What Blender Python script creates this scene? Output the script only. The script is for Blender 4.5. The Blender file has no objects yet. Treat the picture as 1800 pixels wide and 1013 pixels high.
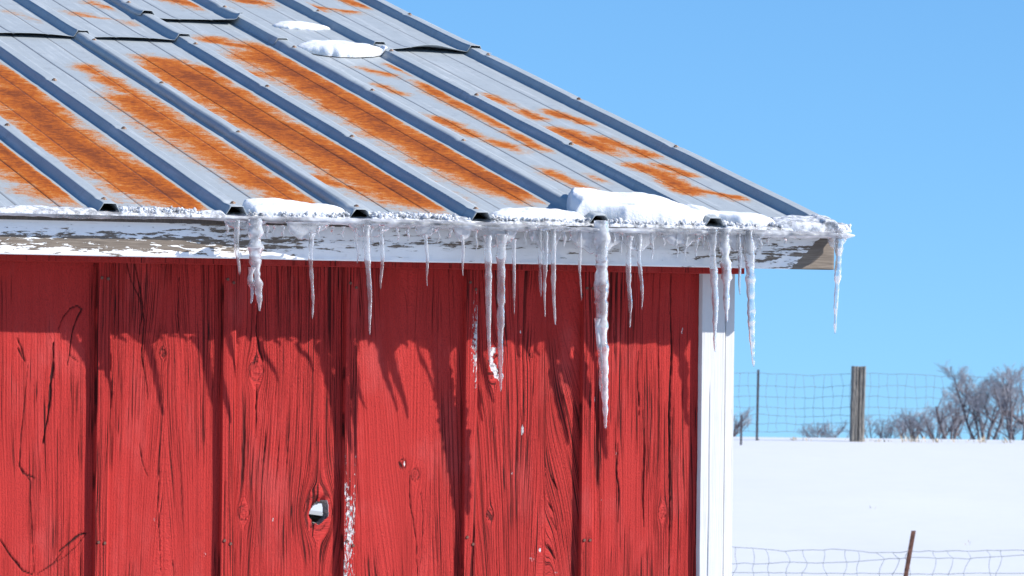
import bpy, bmesh, math, random
import numpy as np
from mathutils import Vector, Matrix

# ------------------------------------------------------------------ camera, sky, sun, exposure
W, H = 1800.0, 1013.0
F_PX = 7070.7
YAW, PITCH, ROLL = math.radians(22.359), math.radians(0.701), math.radians(0.666)
Z0 = 2.2
fwd = np.array([math.sin(YAW)*math.cos(PITCH), math.cos(YAW)*math.cos(PITCH), math.sin(PITCH)])
rgt = np.cross(fwd, [0, 0, 1]); rgt /= np.linalg.norm(rgt); upv = np.cross(rgt, fwd)
rgt, upv = (math.cos(ROLL)*rgt + math.sin(ROLL)*upv, -math.sin(ROLL)*rgt + math.cos(ROLL)*upv)
def pdir(px, py): return fwd + rgt*((px-W/2)/F_PX) - upv*((py-H/2)/F_PX)
CAM = -9.9003*pdir(1270, 600) + np.array([0, 0, Z0])
def on_plane(px, py, p0, n):
    d = pdir(px, py); n = np.asarray(n, float)
    return CAM + d*(np.dot(np.asarray(p0, float)-CAM, n)/np.dot(d, n))
def on_y(px, py, y): return on_plane(px, py, (0, y, 0), (0, 1, 0))
def at_depth(px, py, t): return CAM + pdir(px, py)*t

sc = bpy.context.scene
col = sc.collection
cam = bpy.data.cameras.new('camera'); cam_o = bpy.data.objects.new('camera', cam); col.objects.link(cam_o)
M = Matrix(((rgt[0], upv[0], -fwd[0], CAM[0]), (rgt[1], upv[1], -fwd[1], CAM[1]), (rgt[2], upv[2], -fwd[2], CAM[2]), (0, 0, 0, 1)))
cam_o.matrix_world = M
cam.sensor_width = 36.0; cam.lens = F_PX/W*36.0
cam.clip_start = 0.1; cam.clip_end = 3000
cam.dof.use_dof = True; cam.dof.focus_distance = 9.75; cam.dof.aperture_fstop = 24
sc.camera = cam_o

SUN = Vector((1.187, -1.0, 0.972)).normalized()
world = bpy.data.worlds.new('World'); sc.world = world; world.use_nodes = True
wn = world.node_tree.nodes; wl = world.node_tree.links
for n in list(wn): wn.remove(n)
wo = wn.new('ShaderNodeOutputWorld'); bg = wn.new('ShaderNodeBackground'); sky = wn.new('ShaderNodeTexSky')
sky.sky_type = 'NISHITA'; sky.sun_disc = False
sky.sun_elevation = math.asin(SUN.z); sky.sun_rotation = math.atan2(SUN.x, SUN.y)
sky.air_density = 1.0; sky.dust_density = 0.0; sky.ozone_density = 10.0; sky.altitude = 200
tc = wn.new('ShaderNodeTexCoord'); sep = wn.new('ShaderNodeSeparateXYZ'); cmb = wn.new('ShaderNodeCombineXYZ')
mz = wn.new('ShaderNodeMath'); mz.operation = 'MULTIPLY_ADD'; mz.inputs[1].default_value = 0.8; mz.inputs[2].default_value = 0.105
wl.new(tc.outputs['Generated'], sep.inputs[0]); wl.new(sep.outputs['X'], cmb.inputs['X']); wl.new(sep.outputs['Y'], cmb.inputs['Y'])
wl.new(sep.outputs['Z'], mz.inputs[0]); wl.new(mz.outputs[0], cmb.inputs['Z'])
wl.new(cmb.outputs[0], sky.inputs['Vector'])
wb = wn.new('ShaderNodeVectorMath'); wb.operation = 'MULTIPLY'; wb.inputs[1].default_value = (0.985, 1.065, 1.0)
wl.new(sky.outputs[0], wb.inputs[0]); wl.new(wb.outputs[0], bg.inputs['Color']); bg.inputs['Strength'].default_value = 0.118
wl.new(bg.outputs[0], wo.inputs['Surface'])
sl = bpy.data.lights.new('sun', 'SUN'); sl.energy = 5.0; sl.angle = math.radians(0.53); sl.color = (1.0, 0.955, 0.89)
so = bpy.data.objects.new('sun', sl); col.objects.link(so)
so.rotation_euler = SUN.to_track_quat('Z', 'Y').to_euler()
so.location = (3, -4, 8)
sc.view_settings.view_transform = 'Standard'; sc.view_settings.look = 'None'
sc.view_settings.exposure = 0.62; sc.view_settings.gamma = 1.0
sc.render.engine = 'CYCLES'
sc.cycles.caustics_refractive = False; sc.cycles.caustics_reflective = False
sc.cycles.max_bounces = 12; sc.cycles.transmission_bounces = 10; sc.cycles.transparent_max_bounces = 12
sc.cycles.use_denoising = True

# ------------------------------------------------------------------ noise and mesh helpers
def _hash(ix, iy, seed):
    h = (ix*374761393 + iy*668265263 + seed*974634721) & 0xffffffff
    h = ((h ^ (h >> 13))*1274126177) & 0xffffffff
    return ((h ^ (h >> 16)) & 0xffffff)/float(0xffffff)
def vn(x, y, seed=0):
    x = np.asarray(x, float); y = np.asarray(y, float)
    x, y = np.broadcast_arrays(x, y)
    ix = np.floor(x).astype(np.int64); iy = np.floor(y).astype(np.int64)
    fx = x-ix; fy = y-iy
    fx = fx*fx*(3-2*fx); fy = fy*fy*(3-2*fy)
    a = _hash(ix, iy, seed); b = _hash(ix+1, iy, seed); c = _hash(ix, iy+1, seed); d = _hash(ix+1, iy+1, seed)
    return (a*(1-fx)+b*fx)*(1-fy) + (c*(1-fx)+d*fx)*fy
def fbm(x, y, seed=0, o=4):
    s = 0; a = .5; t = 0
    for k in range(o):
        s = s + a*vn(np.asarray(x)*2**k, np.asarray(y)*2**k, seed+k*17); t += a; a *= .5
    return s/t
def sstep(a, b, x):
    t = np.clip((x-a)/(b-a), 0, 1); return t*t*(3-2*t)

def mesh_obj(name, verts, faces, mat=None, parent=None, smooth=False, attrs=None):
    me = bpy.data.meshes.new(name)
    verts = np.asarray(verts, np.float32)
    if isinstance(faces, np.ndarray):
        n, k = faces.shape
        me.vertices.add(len(verts)); me.vertices.foreach_set('co', verts.ravel())
        me.loops.add(n*k); me.loops.foreach_set('vertex_index', faces.astype(np.int32).ravel())
        me.polygons.add(n); me.polygons.foreach_set('loop_start', np.arange(0, n*k, k, dtype=np.int32))
        me.update(calc_edges=True)
    else:
        me.from_pydata(verts.tolist(), [], [list(f) for f in faces]); me.update()
    if smooth: me.polygons.foreach_set('use_smooth', np.ones(len(me.polygons), bool))
    for k, v in (attrs or {}).items():
        a = me.attributes.new(k, 'FLOAT', 'POINT'); a.data.foreach_set('value', np.asarray(v, np.float32).ravel())
    me.validate()
    if mat: me.materials.append(mat)
    o = bpy.data.objects.new(name, me); col.objects.link(o)
    if parent is not None: o.parent = parent; o.matrix_parent_inverse = parent.matrix_world.inverted()
    return o
def grid_faces(nu, nv, off=0):
    i = np.arange(nu-1)[:, None]; j = np.arange(nv-1)[None, :]
    a = i*nv+j+off
    return np.stack([a, a+nv, a+nv+1, a+1], -1).reshape(-1, 4)
def boundary_loop(nu, nv):
    return np.concatenate([np.arange(nu)*nv, (nu-1)*nv+np.arange(1, nv), (np.arange(nu-2, -1, -1))*nv+nv-1, np.arange(nv-2, 0, -1)])
def box_data(x0, x1, y0, y1, z0, z1):
    v = [(x, y, z) for x in (x0, x1) for y in (y0, y1) for z in (z0, z1)]
    f = [(0, 1, 3, 2), (4, 6, 7, 5), (0, 4, 5, 1), (2, 3, 7, 6), (0, 2, 6, 4), (1, 5, 7, 3)]
    return v, f
def box(name, x0, x1, y0, y1, z0, z1, mat, parent):
    v, f = box_data(x0, x1, y0, y1, z0, z1); return mesh_obj(name, v, f, mat, parent)
def tube_data(pts, rad, seg=6, cap=True):
    pts = np.asarray(pts, float); n = len(pts)
    rad = np.broadcast_to(np.asarray(rad, float), (n,))
    t = np.gradient(pts, axis=0); t /= np.linalg.norm(t, axis=1)[:, None]+1e-12
    ref = np.array([0.0, 1, 0]) if abs(t[0][1]) < .9 else np.array([1.0, 0, 0])
    a = np.cross(t, ref); a /= np.linalg.norm(a, axis=1)[:, None]+1e-12
    b = np.cross(t, a)
    ang = np.arange(seg)*2*math.pi/seg
    v = pts[:, None, :] + rad[:, None, None]*(np.cos(ang)[None, :, None]*a[:, None, :] + np.sin(ang)[None, :, None]*b[:, None, :])
    f = []
    for i in range(n-1):
        for k in range(seg):
            f.append((i*seg+k, i*seg+(k+1) % seg, (i+1)*seg+(k+1) % seg, (i+1)*seg+k))
    return v.reshape(-1, 3), f
def empty(name, loc, label=None, cat=None, group=None):
    o = bpy.data.objects.new(name, None); col.objects.link(o); o.location = loc
    o.empty_display_size = .1
    bpy.context.view_layer.update()
    tag(o, label, cat, group); return o
def tag(o, label=None, cat=None, group=None, kind=None):
    if label: o['label'] = label
    if cat: o['category'] = cat
    if group: o['group'] = group
    if kind: o['kind'] = kind
    return o

# ------------------------------------------------------------------ material helpers
class NT:
    def __init__(s, name):
        s.m = bpy.data.materials.new(name); s.m.use_nodes = True
        s.n = s.m.node_tree.nodes; s.l = s.m.node_tree.links
        s.b = s.n['Principled BSDF']; s.out = s.n['Material Output']
        s.tc = s.n.new('ShaderNodeTexCoord')
    def set(s, **k):
        for a, v in k.items():
            i = s.b.inputs[a.replace('_', ' ')]
            if hasattr(v, 'is_output') or isinstance(v, bpy.types.NodeSocket): s.l.new(v, i)
            else: i.default_value = v
    def _in(s, node, i, v):
        if isinstance(v, bpy.types.NodeSocket): s.l.new(v, node.inputs[i])
        elif v is not None: node.inputs[i].default_value = v
    def math(s, op, a, b=None, c=None, clamp=False):
        n = s.n.new('ShaderNodeMath'); n.operation = op; n.use_clamp = clamp
        s._in(n, 0, a); s._in(n, 1, b); s._in(n, 2, c); return n.outputs[0]
    def attr(s, name):
        n = s.n.new('ShaderNodeAttribute'); n.attribute_name = name; return n.outputs['Fac']
    def xyz(s):
        n = s.n.new('ShaderNodeSeparateXYZ'); s.l.new(s.tc.outputs['Object'], n.inputs[0]); return n.outputs
    def vec(s, x, y, z):
        n = s.n.new('ShaderNodeCombineXYZ'); s._in(n, 0, x); s._in(n, 1, y); s._in(n, 2, z); return n.outputs[0]
    def noise(s, vec, scale=1.0, detail=3.0, rough=.55, dist=0.0):
        n = s.n.new('ShaderNodeTexNoise'); s._in(n, 'Vector', vec)
        n.inputs['Scale'].default_value = scale; n.inputs['Detail'].default_value = detail
        n.inputs['Roughness'].default_value = rough; n.inputs['Distortion'].default_value = dist
        return n.outputs['Fac']
    def vor(s, vec, scale, feature='F1'):
        n = s.n.new('ShaderNodeTexVoronoi'); n.feature = feature; s._in(n, 'Vector', vec); n.inputs['Scale'].default_value = scale
        return n.outputs
    def ramp(s, fac, stops):
        n = s.n.new('ShaderNodeValToRGB'); s._in(n, 0, fac); e = n.color_ramp.elements
        while len(e) < len(stops): e.new(.5)
        for k, (p, c) in enumerate(stops):
            e[k].position = p; e[k].color = (*c, 1) if len(c) == 3 else c
        return n.outputs[0]
    def smooth(s, x, a, b):
        n = s.n.new('ShaderNodeMapRange'); n.interpolation_type = 'SMOOTHSTEP'
        s._in(n, 0, x); n.inputs[1].default_value = a; n.inputs[2].default_value = b; return n.outputs[0]
    def mix(s, f, a, b):
        n = s.n.new('ShaderNodeMix'); n.data_type = 'RGBA'; s._in(n, 0, f)
        for i, v in ((6, a), (7, b)):
            if isinstance(v, bpy.types.NodeSocket): s.l.new(v, n.inputs[i])
            else: n.inputs[i].default_value = (*v, 1)
        return n.outputs[2]
    def bump(s, h, strength=.5, dist=.002, normal=None):
        n = s.n.new('ShaderNodeBump'); n.inputs['Strength'].default_value = strength; n.inputs['Distance'].default_value = dist
        s.l.new(h, n.inputs['Height'])
        if normal is not None: s.l.new(normal, n.inputs['Normal'])
        return n.outputs[0]

# red barn paint with grain that follows the board's own grain coordinate
def red_paint(name, plain=False):
    t = NT(name); X, Y, Z = t.xyz()
    psi = t.math('ADD', X, Y) if plain else t.attr('psi')
    crack = t.attr('crack'); bare = t.attr('bare')
    dens = t.attr('dens') if not plain else 0.35
    grain = t.noise(t.vec(t.math('MULTIPLY', psi, 300), 0, t.math('MULTIPLY', Z, 2.6)), 1, 4, .7)
    fine = t.noise(t.vec(t.math('MULTIPLY', psi, 520), t.math('MULTIPLY', Y, 300), t.math('MULTIPLY', Z, 230)), 1, 3, .7)
    big = t.noise(t.vec(t.math('MULTIPLY', psi, 40), 0, t.math('MULTIPLY', Z, 1.6)), 1, 5, .65)
    def lines(fx, fz, wid, brk):
        n = t.noise(t.vec(t.math('MULTIPLY', psi, fx), 3.7, t.math('MULTIPLY', Z, fz)), 1, 2, .5)
        l = t.smooth(t.math('ABSOLUTE', t.math('SUBTRACT', n, .5)), wid, wid*.25)
        k = t.noise(t.vec(t.math('MULTIPLY', psi, fx*.55), 9.1, t.math('MULTIPLY', Z, fz*1.6)), 1, 2, .5)
        k = t.math('ADD', k, t.math('MULTIPLY', t.math('SUBTRACT', dens, .38), .85))
        return t.math('MULTIPLY', l, t.smooth(k, brk, brk+.12))
    l1 = lines(105, .9, .020, .49); l2 = lines(240, 1.6, .030, .48)
    ln = t.math('MAXIMUM', l1, t.math('MULTIPLY', l2, .8))
    red = t.mix(big, (.49, .039, .033), (.37, .025, .022))
    red = t.mix(t.math('MULTIPLY', t.smooth(grain, .50, .70), t.math('MULTIPLY_ADD', dens, .50, .06, True)), red, (.17, .014, .015))
    red = t.mix(t.math('MULTIPLY', t.smooth(fine, .50, .66), .62), red, (.22, .018, .018))
    pat = t.noise(t.vec(t.math('MULTIPLY', X, 9), 0, t.math('MULTIPLY', Z, 4)), 1, 4, .6)
    red = t.mix(t.math('MULTIPLY', t.smooth(pat, .50, .72), .45), red, (.50, .075, .07))
    red = t.mix(t.math('MULTIPLY', ln, .95), red, (.022, .005, .005))
    red = t.mix(crack, red, (.035, .009, .009))
    fn = t.noise(t.vec(t.math('MULTIPLY', psi, 260), 0, t.math('MULTIPLY', Z, 75)), 1, 4, .65)
    fl = t.smooth(t.math('ADD', fn, bare), .80, .84)
    fcol = t.mix(t.smooth(t.noise(t.tc.outputs['Object'], 130, 2), .45, .6), (.66, .62, .62), (.30, .27, .27))
    c = t.mix(fl, red, fcol)
    h = t.math('ADD', t.math('MULTIPLY', grain, .8), t.math('MULTIPLY', fine, 1.35))
    h = t.math('SUBTRACT', h, t.math('ADD', t.math('MULTIPLY', fl, .5), t.math('MULTIPLY', ln, 1.1)))
    t.set(Base_Color=c, Roughness=.62, Normal=t.bump(h, .8, .0034)); t.b.inputs['Specular IOR Level'].default_value = .12
    return t.m
RED = red_paint('red_paint'); RED_PLAIN = red_paint('red_paint_plain', True)

def white_paint():
    t = NT('white_paint'); X, Y, Z = t.xyz()
    g = t.noise(t.vec(t.math('MULTIPLY', X, 300), t.math('MULTIPLY', Y, 300), t.math('MULTIPLY', Z, 9)), 1, 3, .6)
    cr = t.smooth(t.noise(t.vec(t.math('MULTIPLY', X, 190), t.math('MULTIPLY', Y, 190), t.math('MULTIPLY', Z, 16)), 1, 3, .65), .70, .76)
    c = t.mix(t.noise(t.tc.outputs['Object'], 25, 3), (.54, .54, .54), (.46, .465, .47))
    c = t.mix(cr, c, (.33, .31, .30))
    t.set(Base_Color=c, Roughness=.55, Normal=t.bump(t.math('SUBTRACT', g, t.math('MULTIPLY', cr, .6)), .4, .002)); return t.m
WHITE = white_paint()

def fascia_mat():
    t = NT('peeling_white_paint'); X, Y, Z = t.xyz()
    peel = t.attr('peel')
    n1 = t.noise(t.vec(t.math('MULTIPLY', X, 17), 0, t.math('MULTIPLY', Z, 115)), 1, 5, .68)
    n2 = t.noise(t.vec(t.math('MULTIPLY', X, 32), 0, t.math('MULTIPLY', Z, 190)), 1, 3, .6)
    f = t.math('ADD', t.math('ADD', peel, t.math('MULTIPLY', n1, 2.4)), t.math('MULTIPLY', n2, 1.0))
    m = t.smooth(f, 1.93, 1.96)
    gr = t.noise(t.vec(t.math('MULTIPLY', X, 13), 0, t.math('MULTIPLY', Z, 420)), 1, 4, .65)
    wood = t.ramp(gr, [(.25, (.045, .034, .027)), (.5, (.13, .103, .08)), (.75, (.25, .21, .17))])
    paint = t.mix(t.noise(t.tc.outputs['Object'], 35, 4, .6), (.82, .825, .83), (.70, .705, .71))
    hair = t.smooth(t.noise(t.vec(t.math('MULTIPLY', X, 22), 0, t.math('MULTIPLY', Z, 560)), 1, 3, .6), .64, .70)
    paint = t.mix(t.math('MULTIPLY', hair, .6), paint, (.30, .28, .27))
    c = t.mix(m, paint, wood)
    edge = t.smooth(f, 1.87, 1.99)
    h = t.math('SUBTRACT', t.math('MULTIPLY', gr, .35), t.math('MULTIPLY', edge, 1.0))
    t.set(Base_Color=c, Roughness=.68, Normal=t.bump(h, .7, .0016)); return t.m
FASCIA = fascia_mat()

def roof_metal():
    t = NT('galvanised_rusty_metal')
    u = t.attr('ru'); v = t.attr('rv'); rust = t.attr('rust'); flat = t.attr('flat')
    uv = t.vec(u, v, 0)
    nA = t.noise(uv, 9, 6, .62); nB = t.noise(uv, 55, 4, .65); nC = t.noise(uv, 230, 2, .6)
    f = t.math('ADD', rust, t.math('ADD', t.math('MULTIPLY', t.math('SUBTRACT', nA, .5), 1.5), t.math('MULTIPLY', t.math('SUBTRACT', nB, .5), 1.0)))
    f = t.math('ADD', f, t.math('MULTIPLY', t.math('SUBTRACT', nC, .5), .75))
    m = t.smooth(f, -.02, .60)
    rc = t.ramp(t.math('ADD', t.math('MULTIPLY', f, .45), t.math('MULTIPLY', nB, .5)), [(.18, (.46, .27, .10)), (.36, (.46, .165, .020)), (.56, (.37, .090, .010)), (.82, (.17, .040, .009))])
    g1 = t.noise(uv, 420, 2, .5); g2 = t.noise(uv, 16, 4, .6)
    zinc = t.mix(g2, (.375, .41, .43), (.30, .33, .35)); zinc = t.mix(t.smooth(g1, .5, .75), zinc, (.42, .455, .475))
    run = t.noise(t.vec(t.math('MULTIPLY', u, 70), t.math('MULTIPLY', v, 3), 4.2), 1, 4, .65); blot = t.noise(uv, 28, 5, .7)
    zinc = t.mix(t.math('MULTIPLY', t.smooth(run, .50, .72), .55), zinc, (.52, .545, .56)); zinc = t.mix(t.math('MULTIPLY', t.smooth(blot, .52, .70), .5), zinc, (.25, .27, .29))
    stain = t.math('MULTIPLY', t.smooth(f, -.25, .4), .6); zinc = t.mix(stain, zinc, (.34, .30, .24))
    c = t.mix(m, zinc, rc); c = t.mix(t.math('MULTIPLY', t.attr('groove'), .75), c, (.06, .045, .05))
    met = t.math('MULTIPLY', t.math('SUBTRACT', 1.0, m), .05)
    ro = t.math('MULTIPLY_ADD', m, .35, .46)
    h = t.math('ADD', t.math('MULTIPLY', g1, .15), t.math('MULTIPLY', t.math('MULTIPLY', nC, m), .6))
    t.set(Base_Color=c, Metallic=met, Roughness=ro, Normal=t.bump(h, .3, .0012)); t.b.inputs['Specular IOR Level'].default_value = .15; return t.m
ROOF = roof_metal()

def simple(name, c1, c2, scale=30, rough=.7, metal=0.0, bump=.3, dist=.002, stretch=(1, 1, 1)):
    t = NT(name); mp = t.n.new('ShaderNodeMapping'); t.l.new(t.tc.outputs['Object'], mp.inputs[0]); mp.inputs['Scale'].default_value = stretch
    n = t.noise(mp.outputs[0], scale, 4, .6)
    t.set(Base_Color=t.mix(t.smooth(n, .3, .7), c1, c2), Roughness=rough, Metallic=metal, Normal=t.bump(n, bump, dist)); return t.m
DARKWOOD = simple('interior_wood', (.055, .045, .038), (.10, .08, .065), 40, .8, 0, .4, .003, (6, 6, 1))
GREYWOOD = simple('weathered_grey_wood', (.10, .09, .08), (.27, .245, .215), 22, .85, 0, .9, .012, (3, 3, .35))
KNOTWOOD = simple('bare_knot_wood', (.13, .11, .10), (.34, .31, .29), 160, .85, 0, .5, .002)
RUSTSTEEL = simple('rusty_steel', (.10, .045, .03), (.20, .085, .055), 30, .75, .2, .3, .003)
DARKSTEEL = simple('dark_painted_steel', (.06, .06, .075), (.13, .12, .13), 30, .6, .3)
WIRE = simple('galvanised_wire', (.17, .19, .22), (.28, .30, .34), 20, .5, .4)
SCREW = simple('rusty_screw_head', (.12, .06, .035), (.30, .20, .14), 300, .6, .3)
NAIL = simple('rusty_nail', (.09, .035, .025), (.16, .06, .04), 300, .7, .2)
BARK = simple('grey_bark', (.075, .065, .075), (.15, .13, .14), 8, .9)
TWIG = simple('hazed_grey_twigs', (.26, .255, .275), (.38, .37, .395), 8, .9)  # lightened: the bluish distance haze is put into the twig colour
GRASS = simple('dry_straw', (.42, .33, .23), (.58, .48, .36), 10, .8)

def snow_mat(name, sss=True, scale=1.0, coarse=.5, alb=1.0):
    t = NT(name); o = t.tc.outputs['Object']
    n1 = t.noise(o, 9*scale, 4, .6); n2 = t.noise(o, 150*scale, 3, .65)
    h = t.math('ADD', t.math('MULTIPLY', n1, .6), t.math('MULTIPLY', n2, coarse))
    t.set(Base_Color=t.mix(n1, (.86*alb, .87*alb, .885*alb), (.81*alb, .825*alb, .85*alb)), Roughness=.75, Normal=t.bump(h, .35, .006/scale))
    t.b.inputs['Specular IOR Level'].default_value = .25
    if sss:
        t.b.inputs['Subsurface Weight'].default_value = .5; t.b.inputs['Subsurface Radius'].default_value = (.012, .014, .018); t.b.inputs['Subsurface Scale'].default_value = .8
    return t.m
SNOW = snow_mat('roof_snow', True, 1.0, 1.1, .82); FIELD = snow_mat('field_snow', False, .25, .25, .75)

def ice_mat(name, milk, rough, bumpscale, bstr, clear=0.0):
    t = NT(name); o = t.tc.outputs['Object']
    n = t.noise(o, bumpscale, 3, .6); n2 = t.noise(o, bumpscale*.3, 3, .6)
    nrm = t.bump(t.math('ADD', n, n2), bstr, .004)
    t.set(Base_Color=(.97, .985, 1, 1), Roughness=rough, IOR=1.31, Normal=nrm); t.b.inputs['Transmission Weight'].default_value = 1.0
    d = t.n.new('ShaderNodeBsdfDiffuse'); d.inputs['Color'].default_value = (.90, .92, .96, 1); t.l.new(nrm, d.inputs['Normal'])
    tr = t.n.new('ShaderNodeBsdfTranslucent'); tr.inputs['Color'].default_value = (.90, .93, .98, 1)
    m1 = t.n.new('ShaderNodeMixShader'); m1.inputs[0].default_value = .38; t.l.new(d.outputs[0], m1.inputs[1]); t.l.new(tr.outputs[0], m1.inputs[2])
    m2 = t.n.new('ShaderNodeMixShader')
    fac = t.math('MULTIPLY_ADD', t.smooth(n2, .35, .7), milk, milk*.35, True)
    t.l.new(fac, m2.inputs[0]); t.l.new(t.b.outputs[0], m2.inputs[1]); t.l.new(m1.outputs[0], m2.inputs[2])
    last = m2
    if clear > 0:      # thin ice lets part of the light straight through
        tp = t.n.new('ShaderNodeBsdfTransparent'); last = t.n.new('ShaderNodeMixShader'); last.inputs[0].default_value = clear
        t.l.new(m2.outputs[0], last.inputs[1]); t.l.new(tp.outputs[0], last.inputs[2])
    t.l.new(last.outputs[0], t.out.inputs['Surface']); return t.m
ICE = ice_mat('clear_ice', .26, .02, 60, .12, .20); ICE_WHITE = ice_mat('milky_ice', .50, .04, 70, .18, .08); CRUST = ice_mat('granular_ice', .95, .08, 200, .5); FILM = ice_mat('ice_film', .45, .05, 50, .35, .30); LIP = ice_mat('ice_lip', .65, .07, 40, .25, .22)

# ------------------------------------------------------------------ the ground
def ground_z(d, lat=0):
    d = np.asarray(d, float)
    z = np.interp(d, [-60, 0, 14, 20, 30, 40, 50, 58, 63, 66, 69, 74, 90, 130, 215, 300, 900],
                     [0, 0, 0, -.12, -.36, -.22, .10, .38, .54, .578, .535, .42, .03, -1.0, -3.35, -9, -60])
    return z
R2 = np.array([math.cos(YAW), -math.sin(YAW)]); F2 = np.array([math.sin(YAW), math.cos(YAW)])
def ground_at(x, y):
    q = (np.stack([np.asarray(x, float)-CAM[0], np.asarray(y, float)-CAM[1]], -1))
    d = q@F2; l = q@R2
    k = np.ones(9)/9.0
    zz = sum(ground_z(d+o) for o in np.linspace(-1.5, 1.5, 9))/9
    return zz + .05*(fbm(l*.11, d*.11, 5, 3)-.5)*np.clip((d-12)/10, 0, 1) + .018*(fbm(l*.8, d*.8, 9, 3)-.5) + .10*(fbm(l*.28+.1*d, d*.20, 15, 4)-.5)*np.clip((d-14)/10, 0, 1)*np.clip((62-d)/10, 0, 1)
ds = np.concatenate([np.arange(-60, 12, 4.0), np.arange(12, 80, .5), np.arange(80, 240, 4.0), np.arange(240, 900, 40.0)])
ls = np.concatenate([np.arange(-400, -24, 24.0), np.arange(-24, 40, .5), np.arange(40, 420, 24.0)])
DD, LL = np.meshgrid(ds, ls, indexing='ij')
GX = CAM[0]+DD*F2[0]+LL*R2[0]; GY = CAM[1]+DD*F2[1]+LL*R2[1]
GZ = ground_at(GX, GY)
g = mesh_obj('snow_field', np.stack([GX, GY, GZ], -1).reshape(-1, 3), grid_faces(len(ds), len(ls))[:, ::-1], FIELD, None, True)
tag(g, 'open snow-covered field rising to a low crest', kind='structure')

# ------------------------------------------------------------------ the barn
barn = empty('barn', (0, 0, 0), 'red board-and-batten barn corner with rusty ribbed metal roof and peeling white fascia', 'barn')
WALL_TOP = 2.40
B0, BS = -1.6011, .305            # left edge of batten faces, spacing
BW, BT = .034, .017               # batten width, thickness
def wall_px(px, py):
    p = on_y(px, py, 0); return p[0], p[2]
def c7(x, y): return wall_px(x/2.453, 600+y/2.453)
def c8(x, y): return wall_px(560+x/2.453, 600+y/2.453)
def c4(x, y): return wall_px(x/2.814, 340+y/2.814)
def c6(x, y): return wall_px(800+x/2.302, 340+y/2.302)
CR_ALL = [  # (points, half width m, depth) cracks in the boards
 ([c4(265, 740), c4(262, 870), c7(232, 90), c7(222, 150), c7(216, 260), c7(200, 360), c7(185, 440)], .0028, 1.0),
 ([c4(290, 670), c4(315, 610), c4(345, 570), c4(385, 555), c4(405, 572), c4(385, 612), c4(365, 660), c4(350, 740), c4(345, 800), c4(335, 850)], .0016, .9),
 ([c4(345, 800), c4(385, 832)], .0013, .7),
 ([c7(122, 100), c7(105, 250), c7(92, 400), c7(84, 540), c7(130, 600), c7(135, 760), c7(148, 1000)], .0014, .8),
 ([c7(84, 540), c7(100, 570), c7(150, 590)], .0022, .9),
 ([c7(0, 855), c7(50, 930), c7(100, 990), c7(145, 1008)], .0020, 1.0),
 ([c7(255, 905), c7(300, 868), c7(345, 835), c7(372, 826)], .0030, 1.0),
 ([c7(270, 905), c7(230, 960), c7(160, 1005)], .0014, .8), ([c7(372, 830), c7(335, 880), c7(280, 930), c7(190, 985)], .0012, .7),
 ([c7(75, 30), c7(90, 55), c7(112, 92)], .0020, .9), ([c4(85, 715), c4(110, 780), c4(128, 835)], .0013, .8),
 ([c7(470, -10), c7(474, 60), c7(479, 130)], .0016, .9),
 ([c4(625, 330), c4(650, 430), c4(690, 520), c4(715, 640), c4(705, 740), c7(612, 70), c7(628, 160), c7(640, 260)], .0014, .9),
 ([c4(665, 330), c4(690, 450), c4(705, 560), c4(690, 700)], .0016, .9), ([c4(885, 420), c4(880, 560), c4(882, 690)], .0012, .8),
 ([c7(690, 440), c7(685, 560), c7(680, 700), c7(692, 1000)], .0011, .8),
 ([c7(600, 440), c7(612, 520), c7(640, 590)], .0012, .7), ([c7(745, 940), c7(750, 1010)], .0012, .8),
 ([c4(1275, 560), c4(1268, 680), c4(1285, 780), c4(1300, 830)], .0016, .9),
 ([c7(1120, 30), c7(1135, 90)], .0018, .9), ([c7(1108, 180), c7(1105, 300), c7(1103, 420)], .0012, .9),
 ([c8(390, 560), c8(395, 700), c8(420, 850), c8(425, 1010)], .0012, .8), ([c8(440, 640), c8(450, 760), c8(440, 1000)], .0010, .7),
 ([c8(345, 520), c8(360, 545)], .0028, 1.0),
 ([c8(1000, 575), c8(1030, 640)], .0020, .9), ([c8(985, 690), c8(1015, 740)], .0014, .9), ([c8(1000, 760), c8(1025, 815)], .0012, .8), ([c8(985, 875), c8(1020, 940)], .0024, 1.0),
 ([c8(1290, 440), c8(1285, 560), c8(1295, 660), c8(1290, 780)], .0020, 1.0), ([c8(1400, 300), c8(1405, 480), c8(1398, 660), c8(1402, 800)], .0018, .9),
 ([c6(875, 310), c6(872, 480), c6(876, 640), c8(1512, 300), c8(1514, 600), c8(1512, 1010)], .0022, 1.0),
 ([c6(742, 640), c6(740, 760), c6(745, 900)], .0013, .9), ([c6(640, 500), c6(648, 700)], .0010, .7),
]
KNOTS = [  # (x, z, R, elongation)
 (*c7(1105, 128), .017, 1.3), (*c7(700, 46), .006, 1.4), (*c7(1050, 740), .014, 1.2), (*c7(1372, 738), .034, 1.15),
 (*c8(415, 575), .010, 1.4), (*c8(362, 530), .008, 1.5), (*c8(752, 110), .015, 1.9), (*c8(738, 750), .009, 1.3), (*c8(1482, 740), .010, 1.3),
 (*c4(805, 790), .007, 1.2), (*c4(806, 322), .010, 1.0), (*c6(307, 655), .005, 1.2),
]
HOLE = (*wall_px(563, 901), .0195, .0285, math.radians(-28))     # the knot hole
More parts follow.
